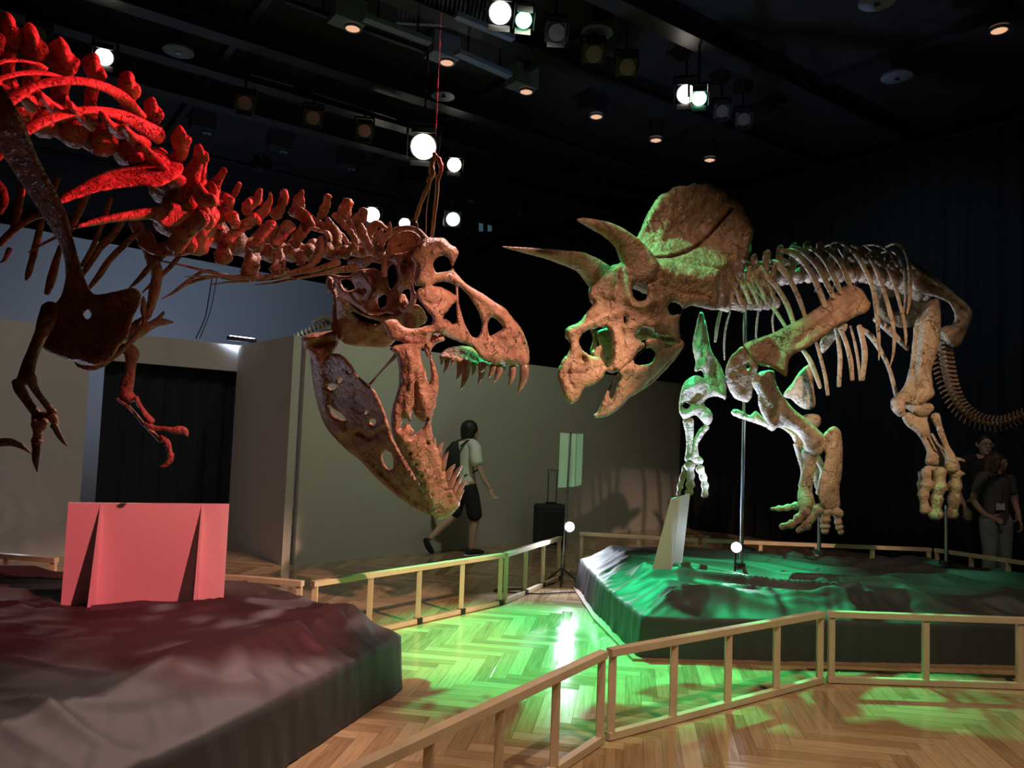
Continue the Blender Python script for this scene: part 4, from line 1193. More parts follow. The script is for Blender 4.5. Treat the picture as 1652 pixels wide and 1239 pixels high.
# ---- skull
frill = relief('G', [(885, 405), (890, 370), (912, 320), (942, 245), (980, 182), (1000, 150), (1032, 118), (1070, 108), (1100, 82), (1150, 68), (1180, 74), (1215, 54), (1270, 62), (1300, 56), (1350, 84), (1380, 92), (1412, 112), (1440, 145),
                     (1475, 158), (1505, 190), (1520, 235), (1545, 270), (1556, 300), (1568, 330), (1560, 372), (1550, 400), (1552, 445), (1530, 500), (1515, 545), (1490, 600), (1470, 660), (1440, 720), (1412, 772), (1350, 790), (1280, 780),
                     (1200, 760), (1120, 700), (1060, 600), (1000, 520), (930, 460)],
               [(890, 400, 6.00), (1030, 130, 6.12), (1300, 70, 6.45), (1560, 330, 6.62), (1420, 760, 6.35), (1050, 500, 5.90), (1250, 300, 6.48), (1200, 600, 6.02)], 30, rim=44, g=3.2, nz=2.6, nf=14,
               feats=[([(1000, 492), (1130, 472), (1250, 412), (1350, 312), (1440, 205)], 7, -60), ([(1000, 560), (1160, 540), (1300, 560), (1450, 480)], 70, 34), ([(1520, 220), (1550, 340), (1530, 470)], 22, 14),
                      ([(930, 300), (1000, 180), (1100, 110)], 50, 12), ([(1100, 160), (1080, 260), (1020, 380)], 26, 12), ([(1200, 700), (1350, 720)], 30, 22), ([(1130, 80), (1100, 260)], 14, -10), ([(1350, 620), (1400, 700)], 16, 14)],
               seed=41, jag=1.0)
face = relief('H', [(212, 655), (226, 612), (300, 580), (348, 525), (400, 455), (382, 440), (372, 372), (430, 300), (520, 215), (600, 172), (700, 130), (820, 148), (960, 170), (1100, 200), (1239, 230), (1239, 330), (1230, 480), (1180, 490),
                    (1080, 466), (1035, 475), (998, 505), (975, 560), (975, 640), (982, 690), (930, 680), (880, 672), (820, 658), (770, 608), (710, 630), (680, 678), (735, 712), (745, 740), (700, 780), (640, 850), (590, 900), (520, 915), (490, 905), (455, 955),
                    (410, 992), (335, 1022), (312, 1075), (262, 1122), (215, 1085), (180, 1000), (163, 925), (185, 845), (228, 790), (248, 745), (236, 702), (214, 680)],
              [(210, 650, 5.40), (262, 1120, 5.34), (720, 380, 5.62), (980, 600, 5.85), (1200, 350, 5.95), (400, 450, 5.66), (560, 800, 5.52), (430, 950, 5.42)], 46,
              holes=[[(662, 370), (678, 325), (712, 305), (746, 325), (762, 375), (748, 425), (712, 438), (678, 418)], [(305, 705), (328, 655), (380, 626), (455, 612), (505, 628), (522, 690), (520, 800), (497, 880), (474, 850), (445, 812), (385, 800), (330, 762)],
                     [(897, 480), (918, 450), (955, 448), (988, 475), (985, 515), (950, 530), (912, 522)], [(602, 560), (612, 535), (620, 560), (612, 588)]],
              rim=54, g=3.0, nz=1.5, nf=15,
              feats=[([(230, 640), (330, 600), (450, 540), (560, 510)], 34, 30), ([(650, 300), (650, 430), (720, 470), (800, 440)], 24, 26), ([(330, 830)], 34, -50), ([(240, 870), (230, 950), (270, 1020)], 12, -16), ([(245, 920), (340, 920), (440, 880)], 16, -16),
                     ([(530, 640), (560, 760), (560, 880)], 26, 18), ([(560, 200), (560, 300), (540, 400)], 18, 30), ([(640, 600), (740, 590), (860, 580), (960, 620)], 30, 22), ([(590, 620), (600, 780)], 14, -14), ([(820, 220), (1000, 260), (1180, 300)], 50, 24),
                     ([(860, 330), (1000, 380), (1150, 400)], 16, -12)], seed=42, jag=1.0)
hfar = relief('H', [(370, 370), (400, 300), (480, 225), (560, 190), (580, 240), (575, 330), (540, 430), (430, 470), (385, 448)], [(370, 370, 5.85), (580, 240, 5.72), (430, 470, 5.75)], 40, rim=50, nz=1.6, seed=43)
innr = tube('H', [(405, 630, 22), (412, 700, 16), (402, 770, 24)], 5.68)
inn2 = relief('H', [(425, 740), (460, 730), (480, 790), (495, 880), (470, 880), (430, 830), (385, 800), (395, 765)], 5.6, 18, rim=24, seed=44)
palt = relief('H', [(430, 640), (520, 620), (540, 700), (530, 850), (500, 890), (470, 800), (440, 720)], 5.75, 20, rim=24, seed=45)
cheek = tube('H', [(655, 590, 26), (720, 575, 34), (800, 590, 26)], 5.62, nz=.3, nf=20)
ptg = relief('H', [(680, 640), (760, 600), (850, 660), (985, 690), (1000, 740), (940, 730), (860, 720), (780, 690), (700, 700)], 5.95, 18, rim=24, nz=2, seed=46)
tskull = bone('skull', tri, M_TRI, face, innr, inn2, palt, cheek, ptg)
bone('frill', tskull, M_TRI, frill)
bone('horn', tskull, M_TRI, tube('G', [(960, 640, 70), (915, 570, 112), (878, 485, 90), (815, 395, 64), (735, 335, 47), (650, 300, 33), (580, 276, 19), (546, 268, 7)], [5.75, 5.72, 5.68, 5.6, 5.5, 5.38, 5.28, 5.24], .95, nz=.07, nf=12, seg=18))
bone('horn', tskull, M_TRI, tube('G', [(720, 660, 70), (662, 590, 84), (575, 520, 60), (450, 484, 40), (320, 458, 25), (210, 440, 14), (112, 424, 3)], [5.80, 5.80, 5.72, 5.6, 5.5, 5.4, 5.32], .95, nz=.06, nf=12, seg=16), hfar)
tjaw = relief('H', [(1005, 708), (1002, 745), (940, 810), (890, 860), (800, 950), (710, 1030), (640, 1085), (600, 1130), (550, 1170), (480, 1208), (390, 1210), (430, 1172), (460, 1100), (500, 1020), (560, 930), (600, 880), (650, 840), (700, 795), (752, 745), (750, 702), (790, 685),
                    (860, 700), (888, 752), (960, 722)], [(390, 1210, 5.42), (1000, 740, 5.88), (700, 900, 5.60)], 34, holes=[[(672, 835), (730, 770), (770, 748), (808, 772), (812, 805), (782, 850), (700, 862)], [(510, 1040), (560, 950), (585, 935), (560, 1000), (520, 1085)]],
              rim=40, nz=1.3, feats=[([(500, 1190), (700, 1030), (980, 760)], 16, 16), ([(640, 900), (760, 880), (840, 800)], 30, 18), ([(440, 1180), (540, 1060), (600, 1000)], 14, 14)], seed=47)
fj = relief('H', [(870, 700), (960, 730), (990, 760), (900, 880), (760, 1010), (600, 1100), (520, 1140), (640, 1000), (780, 900)], 6.0, 24, rim=30, seed=48)
bone('lower_jaw', tri, M_TRI, tjaw, fj)

# ---- backbone: neck bodies under the frill, then the back
col = crom([(1150, 470, 6.55), (1200, 440, 6.62), (1240, 440, 6.65), (1290, 435, 6.7), (1340, 432, 6.8), (1390, 434, 6.95), (1430, 440, 7.05), (1465, 452, 7.15), (1500, 470, 7.25)], n_per=20)
L_ = np.r_[0, np.cumsum(np.linalg.norm(np.diff(col[:, :2], axis=0), axis=1))]
NV = 17
for k in range(NV):
    s = L_[-1] * (k + .3) / NV
    p = [np.interp(s, L_, col[:, i]) for i in range(3)]
    u, v, d = p
    top = (u + 4, np.interp(u, [1150, 1222, 1246, 1257, 1272, 1292, 1312, 1324, 1400, 1500], [432, 408, 402, 396, 394, 391, 390, 392, 402, 440]) + 1)
    h = v - top[1]
    geo = [tube('X', [(u - 7, v + 10, 13), (u, v + 9, 10), (u + 7, v + 10, 13)], d, 1, nz=.12, seed=k),
           tube('X', [(u, v, 8), (u + 2, v - h * .5, 6.0), (top[0], top[1] + 4, 6.5), (top[0] + 1, top[1], 4)], d, .6, nz=.15, seed=k),
           tube('X', [(u, v - 6, 5), (u - 8, v - 14, 4), (u - 14, v - 18, 3)], [d, d - .2], .7), tube('X', [(u, v - 6, 5), (u + 6, v - 12, 4), (u + 16, v - 14, 3)], [d, d + .2], .7)]
    bone('vertebra', tri, M_TRI, *geo)
for k, (x, y) in enumerate(((20, 450), (60, 440), (105, 450), (150, 440), (195, 445), (240, 440), (285, 430))):
    bone('neck_vertebra', tri, M_TRI, tube('I', [(x - 22, y - 10, 34), (x, y, 26), (x + 22, y, 34)], 6.5, 1, nz=.15, nf=14, seed=k), tube('I', [(x + 20, y - 10, 12), (x - 10, y - 80, 11), (x - 50, y - 140, 9), (x - 60, y - 170, 7)], 6.35, .6, nz=.1, seed=k),
         tube('I', [(x, y - 60, 26), (x + 10, y - 150, 18), (x + 18, y - 200, 12)], 6.5, .6, nz=.2, seed=k))


def trib(L, d, m=M_TRIB, flat=.55, parent=tri):
    bone('rib', parent, m, tube('I', L, d, flat, nz=.06, nf=8, seg=9, n_per=5))


for L, d in (
        ([(165, 285, 9), (190, 340, 11), (240, 400, 11), (305, 475, 11), (362, 562, 10)], [6.5, 6.3]), ([(225, 235, 10), (250, 280, 14), (310, 345, 14), (368, 440, 15), (405, 545, 14)], [6.5, 6.3]),
        ([(290, 210, 18), (330, 235, 22), (385, 310, 15), (430, 400, 14), (468, 510, 12)], [6.55, 6.3]), ([(340, 150, 10), (400, 160, 22), (460, 210, 18), (510, 290, 16), (545, 370, 17), (575, 450, 16)], [6.6, 6.3]),
        ([(390, 130, 10), (440, 145, 16), (505, 200, 16), (555, 270, 16), (590, 340, 16), (620, 400, 14)], [6.65, 6.32]), ([(470, 130, 9), (520, 150, 14), (570, 200, 14), (610, 270, 15), (645, 340, 15), (660, 380, 12)], [6.7, 6.35]),
        ([(550, 130, 9), (600, 155, 13), (650, 205, 14), (685, 270, 15), (712, 345, 14)], [6.8, 6.38]),
        ([(575, 125, 6), (640, 104, 8), (700, 130, 11), (755, 190, 13), (800, 270, 14), (835, 360, 13), (850, 460, 12), (862, 580, 11), (868, 660, 8), (866, 742, 3)], [6.9, 6.4]),
        ([(720, 122, 6), (770, 145, 10), (825, 205, 11), (865, 290, 12), (900, 390, 12), (928, 490, 12), (948, 600, 11), (945, 700, 8), (928, 772, 3)], [7.0, 6.5]),
        ([(790, 122, 5), (850, 165, 9), (905, 230, 10), (945, 320, 10), (975, 420, 10), (1000, 520, 10), (1012, 620, 9), (1005, 680, 5)], [7.1, 6.6]),
        ([(880, 160, 5), (930, 150, 7), (970, 180, 9), (1000, 250, 9), (1010, 340, 9), (1008, 440, 8), (1000, 490, 4)], [7.15, 6.8]),
        ([(895, 135, 5), (940, 112, 8), (980, 118, 10), (1012, 160, 11), (1030, 230, 12), (1036, 330, 11), (1030, 430, 9), (1018, 490, 5)], [7.2, 6.75]),
        ([(780, 122, 4), (840, 118, 6), (895, 135, 8), (935, 175, 8), (965, 230, 8)], [7.2, 6.9]),
        # lower ends under the shoulder blade
        ([(455, 690, 10), (490, 740, 14), (520, 810, 14), (548, 888, 12)], 6.45), ([(520, 630, 9), (548, 720, 10), (575, 830, 11), (590, 928, 10)], 6.4), ([(632, 560, 12), (648, 640, 13), (656, 740, 13), (650, 880, 12)], 6.45),
        ([(655, 570, 13), (685, 640, 13), (712, 740, 14), (722, 845, 13)], 6.4), ([(712, 560, 6), (738, 660, 8), (755, 760, 8), (765, 850, 7)], 6.45), ([(760, 560, 15), (780, 640, 16), (790, 720, 17), (778, 845, 12)], 6.5),
        # far side
        ([(60, 480, 5), (38, 560, 6), (28, 650, 6), (30, 740, 4)], 7.2), ([(140, 480, 6), (136, 560, 7), (135, 640, 5)], 7.2), ([(215, 470, 6), (205, 540, 7), (200, 620, 6)], 7.25), ([(300, 470, 5), (290, 520, 6), (295, 590, 5)], 7.3),
        ([(8, 480, 9), (-10, 560, 10), (-20, 640, 8)], 7.1), ([(640, 130, 4), (690, 200, 6), (745, 190, 5)], 7.2), ([(820, 140, 4), (790, 240, 6), (740, 320, 6), (700, 420, 5)], 7.5), ([(900, 180, 4), (860, 260, 5), (800, 300, 5), (740, 330, 4)], 7.5),
        ([(1000, 190, 4), (900, 215, 5), (820, 260, 5), (760, 310, 4)], 7.5), ([(620, 210, 4), (560, 280, 5), (520, 370, 5)], 7.3), ([(700, 230, 4), (640, 300, 6), (600, 420, 6)], 7.35)):
    trib(L, d)

# ---- near fore limb
bone('shoulder_blade', tri, M_TRI, relief('I', [(130, 660), (180, 635), (280, 600), (350, 565), (420, 530), (500, 480), (560, 440), (620, 385), (662, 348), (720, 334), (775, 362), (805, 410), (822, 440), (800, 482), (750, 502), (700, 530), (625, 568), (545, 630), (470, 680),
                                                (400, 715), (375, 760), (368, 830), (325, 808), (270, 780), (215, 768), (165, 715)], [(130, 660, 6.20), (820, 440, 6.38), (370, 830, 6.12)], 34, rim=46, nz=1.6, nf=12,
                                          feats=[([(700, 480), (740, 430), (790, 420)], 16, 18), ([(640, 480), (540, 560), (420, 650)], 18, -14), ([(250, 660), (320, 700)], 24, -12), ([(220, 740), (350, 790)], 14, 16), ([(680, 350), (740, 350)], 12, 16)], seed=51))
bone('coracoid', tri, M_TRI, relief('I', [(128, 668), (90, 695), (58, 730), (35, 795), (42, 870), (78, 940), (115, 962), (150, 970), (175, 945), (186, 880), (205, 800), (210, 770), (165, 715)], [(40, 800, 6.32), (200, 780, 6.16), (150, 960, 6.26)], 26, rim=40,
                                    holes=[[(146, 776), (158, 768), (166, 776), (154, 790)]], nz=1.4, seed=52))
bone('upper_arm_bone', tri, M_TRIB, relief('I', [(178, 868), (190, 825), (225, 805), (270, 795), (300, 805), (308, 860), (340, 925), (400, 1000), (440, 1035), (490, 1078), (540, 1120), (578, 1165), (572, 1215), (520, 1235), (475, 1220), (440, 1165), (395, 1120), (340, 1105),
                                                 (290, 1108), (245, 1060), (215, 990), (210, 930), (190, 895)], [(200, 850, 6.12), (560, 1200, 6.42), (300, 1100, 6.2)], 40, rim=50, nz=1.4, nf=12, feats=[([(220, 850), (280, 960), (420, 1080), (540, 1170)], 34, 22), ([(330, 960), (300, 1060)], 24, -18)], seed=53),
     tube('J', [(725, 705, 34), (748, 712, 44), (765, 700, 32)], 6.42, nz=.1))
bone('forearm_bone', tri, M_TRIB, relief('J', [(776, 720), (785, 672), (805, 635), (840, 612), (872, 635), (882, 690), (884, 770), (878, 850), (868, 920), (872, 990), (850, 1015), (800, 1010), (770, 960), (775, 880), (795, 800), (800, 740)], [(800, 650, 6.42), (860, 640, 6.5), (820, 1000, 6.42)], 26, rim=34,
                                         nz=1.4, feats=[([(850, 650), (845, 900)], 20, 12), ([(810, 700), (790, 900)], 14, -10)], seed=54))
bone('forearm_bone', tri, M_TRIB, tube('J', [(728, 740, 40), (725, 800, 30), (715, 870, 30), (705, 930, 36), (712, 980, 42)], 6.45, .8, nz=.1))
bone('wrist_bone', tri, M_TRIB, tube('J', [(700, 1000, 26), (740, 1000, 24), (790, 1005, 24), (840, 1012, 26), (870, 1030, 20)], 6.45, .9, nz=.3, nf=18))


def toe(frame, L, d, m=M_TRIB, parent=tri):
    """a finger of short knuckled bones"""
    q = crom(np.array(L, float), n_per=8)
    n = len(q)
    q[:, 2] *= 1 + 0.16 * np.cos(np.arange(n) / (n - 1) * 2 * math.pi * (len(L) - 1))
    bone('toe', parent, m, tube(frame, [tuple(a) for a in q], d, .85, n_per=2, nz=.12, nf=25))


toe('J', [(765, 1012, 26), (735, 1050, 20), (710, 1085, 22), (672, 1108, 12)], 6.4)
toe('J', [(805, 1020, 27), (800, 1060, 24), (800, 1090, 22), (800, 1112, 16)], 6.42)
toe('J', [(860, 1030, 20), (862, 1070, 17), (868, 1095, 17), (876, 1118, 12)], 6.46)
toe('J', [(705, 1020, 28), (670, 1055, 22), (640, 1078, 20), (595, 1090, 14)], 6.42, M_TRI)
toe('J', [(700, 985, 22), (660, 992, 18), (620, 1000, 15), (580, 1004, 13), (545, 1005, 6)], 6.6)
# the other fore limb pair showing behind
bone('upper_arm_bone', tri, M_TRIB, relief('J', [(358, 535), (385, 533), (440, 560), (470, 540), (520, 580), (600, 610), (660, 640), (700, 690), (690, 740), (660, 700), (630, 650), (580, 618), (550, 636), (500, 610), (440, 590), (360, 560)], 6.75, 20, rim=26, nz=1.2, seed=55))
bone('forearm_bone', tri, M_TRIB, tube('J', [(662, 700, 14), (680, 760, 14), (700, 830, 16), (690, 900, 18)], 6.7), tube('J', [(760, 760, 18), (790, 820, 16), (785, 880, 18), (770, 930, 16)], 6.7), tube('J', [(745, 800, 22), (765, 850, 26), (770, 900, 20)], 6.8))
bone('shoulder_blade', tri, M_TRIB, relief('J', [(600, 465), (640, 410), (680, 350), (720, 320), (740, 340), (745, 420), (755, 500), (740, 528), (700, 530), (655, 500), (640, 485)], 7.0, 26, rim=36, nz=1.8, seed=56))
bone('breast_bone', tri, M_TRIB, relief('J', [(690, 565), (740, 552), (775, 565), (778, 600), (745, 635), (700, 600)], 6.95, 24, rim=30, nz=1.6, seed=57))
bone('breast_bone', tri, M_TRIB, relief('J', [(775, 215), (800, 180), (880, 130), (905, 125), (905, 150), (850, 200), (790, 265)], 6.9, 14, rim=20, seed=58))
# ---- left fore limb, lifted forward
bone('shoulder_blade', tri, M_TRIB, relief('J', [(206, 62), (226, 95), (240, 150), (252, 228), (268, 270), (300, 320), (325, 385), (330, 440), (326, 488), (305, 470), (262, 455), (232, 420), (215, 350), (180, 352), (182, 300), (168, 235), (180, 160)], [(206, 62, 6.9), (170, 300, 6.8), (325, 480, 6.8)], 30, rim=36,
                                           nz=1.8, feats=[([(240, 240), (225, 330)], 14, 22), ([(260, 300), (290, 420)], 24, -16), ([(205, 120), (200, 260)], 20, 14)], seed=59))
bone('upper_arm_bone', tri, M_TRIB, relief('J', [(122, 420), (150, 385), (190, 370), (240, 395), (290, 430), (325, 460), (328, 485), (280, 470), (240, 480), (225, 510), (255, 540), (264, 580), (240, 612), (215, 590), (180, 560), (140, 580), (112, 560), (104, 500)], 6.78, 40, rim=46, nz=1.8,
                                           holes=[[(120, 515), (140, 500), (155, 512), (140, 530)]], feats=[([(130, 440), (200, 410)], 22, 22), ([(180, 470), (220, 440)], 40, -16)], seed=60))
bone('forearm_bone', tri, M_TRIB, tube('J', [(148, 590, 28), (155, 640, 20), (158, 700, 18), (158, 750, 24)], 6.8, nz=.1))
bone('forearm_bone', tri, M_TRIB, tube('J', [(235, 615, 16), (205, 650, 16), (182, 700, 13), (178, 750, 22)], 6.78, nz=.1))
bone('wrist_bone', tri, M_TRIB, tube('J', [(145, 765, 18), (175, 770, 24), (205, 780, 18)], 6.78, nz=.3, nf=20))
toe('J', [(158, 800, 24), (158, 850, 20), (158, 890, 20), (152, 928, 18)], 6.76)
toe('J', [(205, 815, 20), (220, 855, 17), (228, 895, 17), (228, 940, 15)], 6.76)
toe('J', [(132, 810, 12), (120, 860, 13), (110, 900, 13), (102, 935, 9)], 6.8)

# ---- pelvis, hind leg, tail
pel = relief('I', [(1020, 190), (1060, 212), (1110, 250), (1160, 285), (1205, 322), (1255, 362), (1300, 402), (1345, 440), (1370, 478), (1366, 520), (1345, 590), (1322, 640), (1292, 672), (1240, 660), (1205, 620), (1190, 590), (1215, 560), (1262, 548), (1275, 500), (1250, 440), (1200, 410), (1130, 390), (1060, 370), (1030, 320)],
             [(1030, 250, 7.0), (1370, 480, 7.25), (1200, 600, 7.1)], 40, rim=50, nz=1.8, nf=10, feats=[([(1110, 320), (1220, 380), (1320, 480)], 24, -22), ([(1250, 600), (1310, 560)], 34, 24), ([(1060, 230), (1200, 330), (1350, 460)], 16, 16)], seed=61)
pel2 = relief('I', [(830, 300), (940, 250), (1030, 290), (1060, 370), (1130, 420), (1130, 500), (1050, 560), (960, 560), (860, 500), (840, 400)], 7.5, 40, rim=60, nz=3, holes=[[(900, 420), (960, 400), (1000, 440), (950, 480)]], seed=62)
bone('pelvis', tri, M_TRIB, pel, pel2, tube('I', [(770, 575, 14), (820, 610, 16), (880, 700, 12), (925, 800, 11), (960, 930, 12)], 7.0, nz=.05), tube('I', [(850, 520, 18), (930, 590, 18), (1020, 680, 12)], 7.1, nz=.1))
bone('thigh_bone', tri, M_TRIB, relief('I', [(1125, 440), (1150, 415), (1188, 410), (1200, 470), (1202, 560), (1195, 650), (1170, 740), (1152, 800), (1160, 880), (1168, 930), (1130, 965), (1090, 992), (1040, 985), (1000, 982), (955, 968), (945, 945), (985, 905), (1010, 860), (1035, 760), (1048, 640), (1060, 540), (1098, 480)],
                                       [(1180, 430, 6.92), (1150, 950, 6.75), (950, 950, 6.75)], 42, rim=56, nz=1.4, nf=10, feats=[([(1150, 460), (1110, 700), (1080, 860)], 24, 18), ([(1070, 560), (1050, 800)], 20, -16), ([(1060, 960), (1100, 900)], 20, -18)], seed=63))
bone('knee_bone', tri, M_TRIB, tube('I', [(965, 965, 34), (972, 1000, 38), (985, 1030, 24)], 6.72, nz=.15), tube('I', [(1040, 985, 30), (1100, 1010, 42), (1140, 1000, 26)], 6.78, nz=.2))
bone('shin_bone', tri, M_TRIB, relief('K', [(212, 540), (240, 520), (275, 535), (335, 545), (345, 600), (350, 640), (385, 680), (410, 720), (414, 768), (370, 770), (318, 755), (322, 700), (300, 650), (270, 610), (230, 580)], [(230, 550, 6.75), (400, 760, 6.85), (340, 560, 6.8)], 26, rim=36, nz=1.5, seed=64))
bone('shin_bone', tri, M_TRIB, tube('K', [(362, 540, 22), (385, 600, 14), (410, 670, 14), (430, 720, 22), (440, 770, 34)], 6.7, .8, nz=.1), tube('K', [(440, 740, 14), (470, 735, 9), (494, 742, 5)], 6.7), tube('K', [(348, 620, 5), (375, 665, 6), (402, 690, 4)], 6.7))
toe('K', [(322, 790, 20), (325, 850, 26), (310, 900, 22), (318, 965, 22)], 6.72)
toe('K', [(382, 790, 26), (378, 860, 34), (370, 920, 26), (364, 985, 30)], 6.7)
toe('K', [(455, 795, 24), (452, 855, 28), (448, 920, 26), (440, 985, 24)], 6.74)
toe('K', [(300, 800, 14), (296, 850, 14), (296, 900, 12)], 6.8)
bone('ankle_bone', tri, M_TRIB, tube('K', [(320, 775, 10), (380, 780, 12), (440, 790, 14), (492, 802, 8)], 6.72, nz=.3, nf=20))
tail = crom([(1195, 610, 7.2), (1205, 700, 7.25), (1222, 790, 7.3), (1245, 880, 7.35), (1285, 970, 7.4), (1350, 1040, 7.45), (1430, 1078, 7.5), (1520, 1085, 7.55), (1600, 1060, 7.6), (1680, 1020, 7.65), (1760, 970, 7.7)], n_per=16)
Lt = np.r_[0, np.cumsum(np.linalg.norm(np.diff(tail[:, :2], axis=0), axis=1))]
NT = 36
for k in range(NT):
    s = Lt[-1] * (k + .5) / NT
    u, v, d = [np.interp(s, Lt, tail[:, i]) for i in range(3)]
    u2, v2 = [np.interp(s + 4, Lt, tail[:, i]) for i in range(2)]
    tx, ty = u2 - u, v2 - v; q = math.hypot(tx, ty) + 1e-6; tx /= q; ty /= q
    nx, ny = ty, -tx                     # outward (up / right)
    r = 20 - 11 * k / NT
    ln = 62 - 34 * k / NT
    bone('tail_vertebra', tri, M_TRI, tube('I', [(u - tx * 8, v - ty * 8, r), (u, v, r * .8), (u + tx * 8, v + ty * 8, r)], d, 1, nz=.1, seed=k, n_per=3),
         tube('I', [(u, v, r * .5), (u + nx * ln * .5 + tx * 8, v + ny * ln * .5 + ty * 8, r * .42), (u + nx * ln + tx * 16, v + ny * ln + ty * 16, r * .48)], d - .02, .6, n_per=3),
         tube('I', [(u, v, r * .4), (u - nx * ln * .6, v - ny * ln * .6, r * .3), (u - nx * ln * 1.1 + tx * 6, v - ny * ln * 1.1 + ty * 6, r * .25)], d, .6, n_per=3),
         tube('I', [(u, v, r * .4), (u + nx * 10, v + ny * 10, r * .4), (u + nx * 22, v + ny * 22, r * .3)], [d, d - .12], .7, n_per=3))


def rod(u0, v0, v1, d, u1=None, r=.012, label=None):
    a, c = P(u0, v0, d), P(u1 or u0, v1, d)
    c.x = a.x; c.y = a.y
    b = MB(); b.rod(c, a, r, 16)
    o = b.build('support_rod', M_STEEL, tri, smooth=False)
    b = MB(); b.rod(c - Vector((0, 0, 0.03)), c + Vector((0, 0, 0.006)), 0.06, 24); b.build('base_plate', M_BLKMET, o)


rod(1203, 500, 905, 6.85, r=.016)
rod(1322, 825, 888, 7.1, r=.018)
rod(1527, 815, 905, 7.0, r=.018)

# ================================================================== boards, stands, luggage
def hexa(p, n):
    """plate from 4 points, thickened along the vector n"""
    q = [Vector(a) for a in p]
    return [tuple(a) for a in q] + [tuple(a + n) for a in q], [(3, 2, 1, 0), (4, 5, 6, 7), (0, 1, 5, 4), (1, 2, 6, 5), (2, 3, 7, 6), (3, 0, 4, 7)]


A0, A1 = P(98, 977, 4.17), P(360, 976, 4.41)
A1.z = A0.z
dx = (A1 - A0).normalized(); nr = Vector((dx.y, -dx.x, 0))
if nr.y > 0: nr = -nr
HB = 0.555
bd = thing('propped_board', 'wide white board with two triangular fins, lit red, on the left platform', 'board', (A0 + A1) / 2)
W_ = (A1 - A0).length
b = MB(); up = Vector((0, 0, HB)); b.add(*hexa([A0, A1, A1 + up, A0 + up], -nr * 0.012))
b.build('panel', M_WHITEB, bd)
for s in (0.19, 0.82):
    f0 = A0 + dx * W_ * s
    b = MB()
    tri_ = [f0, f0 + nr * 0.15, f0 + Vector((0, 0, HB - 0.01))]
    b.add([tuple(a) for a in tri_] + [tuple(a + dx * 0.012) for a in tri_], [(0, 1, 2), (5, 4, 3), (0, 3, 4, 1), (1, 4, 5, 2), (2, 5, 3, 0)])
    b.build('fin', M_WHITEB, bd)

bd = thing('folded_board', 'narrow folded white board standing on the front of the green-lit platform', 'board', P(1075, 919, 5.72))
def quad(name, pts, n, m=M_WHITEB, parent=None):
    b = MB(); b.add(*hexa([P(*p) for p in pts], Vector(n))); return b.build(name, m, parent)
quad('panel', [(1052, 918, 5.62), (1083, 919, 5.70), (1091, 803, 5.72), (1082, 805, 5.66)], (0.004, 0.010, 0), parent=bd)
quad('panel', [(1083, 908, 5.90), (1100, 908, 6.02), (1113, 796, 5.92), (1083, 804, 5.72)], (0.004, 0.010, 0), parent=bd)
quad('fin', [(1070, 919, 5.66), (1083, 919, 5.75), (1096, 801, 5.74), (1090, 803, 5.72)], (0.008, 0.006, 0), parent=bd)

# stand with pale cards and a cold lamp, beside the platform
sx_, sy_ = 0.58, 7.95
st = thing('light_stand', 'thin metal stand with a blinding cold lamp halfway and pale mint cards on top', 'lamp stand', (sx_, sy_, 0))
b = MB(); b.rod((sx_, sy_, 0.02), (sx_ + 0.045, sy_, 1.56), 0.011, 12); b.build('pole', M_STEEL, st)
b = MB()
for k in range(3):
    a = k * 2.1 + 0.4
    b.rod((sx_, sy_, 0.16), (sx_ + 0.19 * math.cos(a), sy_ + 0.19 * math.sin(a), 0.008), 0.008, 8)
b.build('tripod_base', M_BLKMET, st)
quad('card', [(900, 787, 8.00), (927, 785, 8.00), (930, 700, 8.00), (904, 698, 8.00)], (0, 0.006, 0), M_MINT, st)
quad('card', [(928, 785, 7.99), (938, 782, 8.03), (941, 700, 8.03), (931, 700, 7.99)], (0, 0.006, 0), M_MINT, st)
def ledlamp(c, aim, r, parent):
    c = Vector(c); d = (Vector(aim) - c).normalized()
    b = MB(); b.rod(c - d * 0.07, c - d * 0.004, r * .7, 16, r * 1.15); b.build('lamp_housing', M_BLKMET, parent)
    b = MB(); b.rod(c - d * 0.003, c + d * 0.006, r, 20); b.build('lamp_glass', E_LED, parent)
    return c, d


c, d = ledlamp(P(919, 850, 7.85), (0.5, 2.0, 1.2), 0.048, st)
spot('cold_light', c + d * 0.03, c + d, (0.8, 0.87, 1.0), 60, 165, 0.5, 0.03)
spot('cold_light', c + Vector((0.08, -0.05, 0.06)), (2.0, 6.9, 1.7), (0.58, 0.70, 1.0), 520, 60, 0.8, 0.05)
fl_ = thing('floor_lamp', 'small cold floor lamp lying on the cloth beside the middle steel rod', 'lamp', P(1188, 890, 6.35))
c, d = ledlamp(P(1188, 883, 6.35), (1.3, 2.0, 1.6), 0.04, fl_)
spot('cold_light', c + d * 0.03, c + d + Vector((0, 0, 0.25)), (0.74, 0.82, 1.0), 10, 165, 0.5, 0.03)
spot('cold_light', c + Vector((0, 0, 0.06)), (2.0, 6.75, 2.0), (0.48, 0.60, 1.0), 230, 80, 0.8, 0.04)
b = MB(); b.rod((c.x, c.y + 0.03, 0.40), (c.x, c.y + 0.03, c.z), 0.01, 8); b.build('foot', M_BLKMET, fl_)
lf = P(-18, 850, 6.3)
fl2 = thing('light_stand', 'cold lamp on a short stand at the left edge, behind the railing', 'lamp stand', (lf.x, lf.y, 0))
c, d = ledlamp(lf, (-2.4, 4.0, 2.2), 0.05, fl2)
b = MB(); b.rod((lf.x, lf.y + .03, 0.0), (lf.x, lf.y + .03, lf.z), 0.012, 10); b.rod((lf.x, lf.y + .03, 0), (lf.x, lf.y + .03, 0.02), 0.12, 20); b.build('pole', M_BLKMET, fl2)
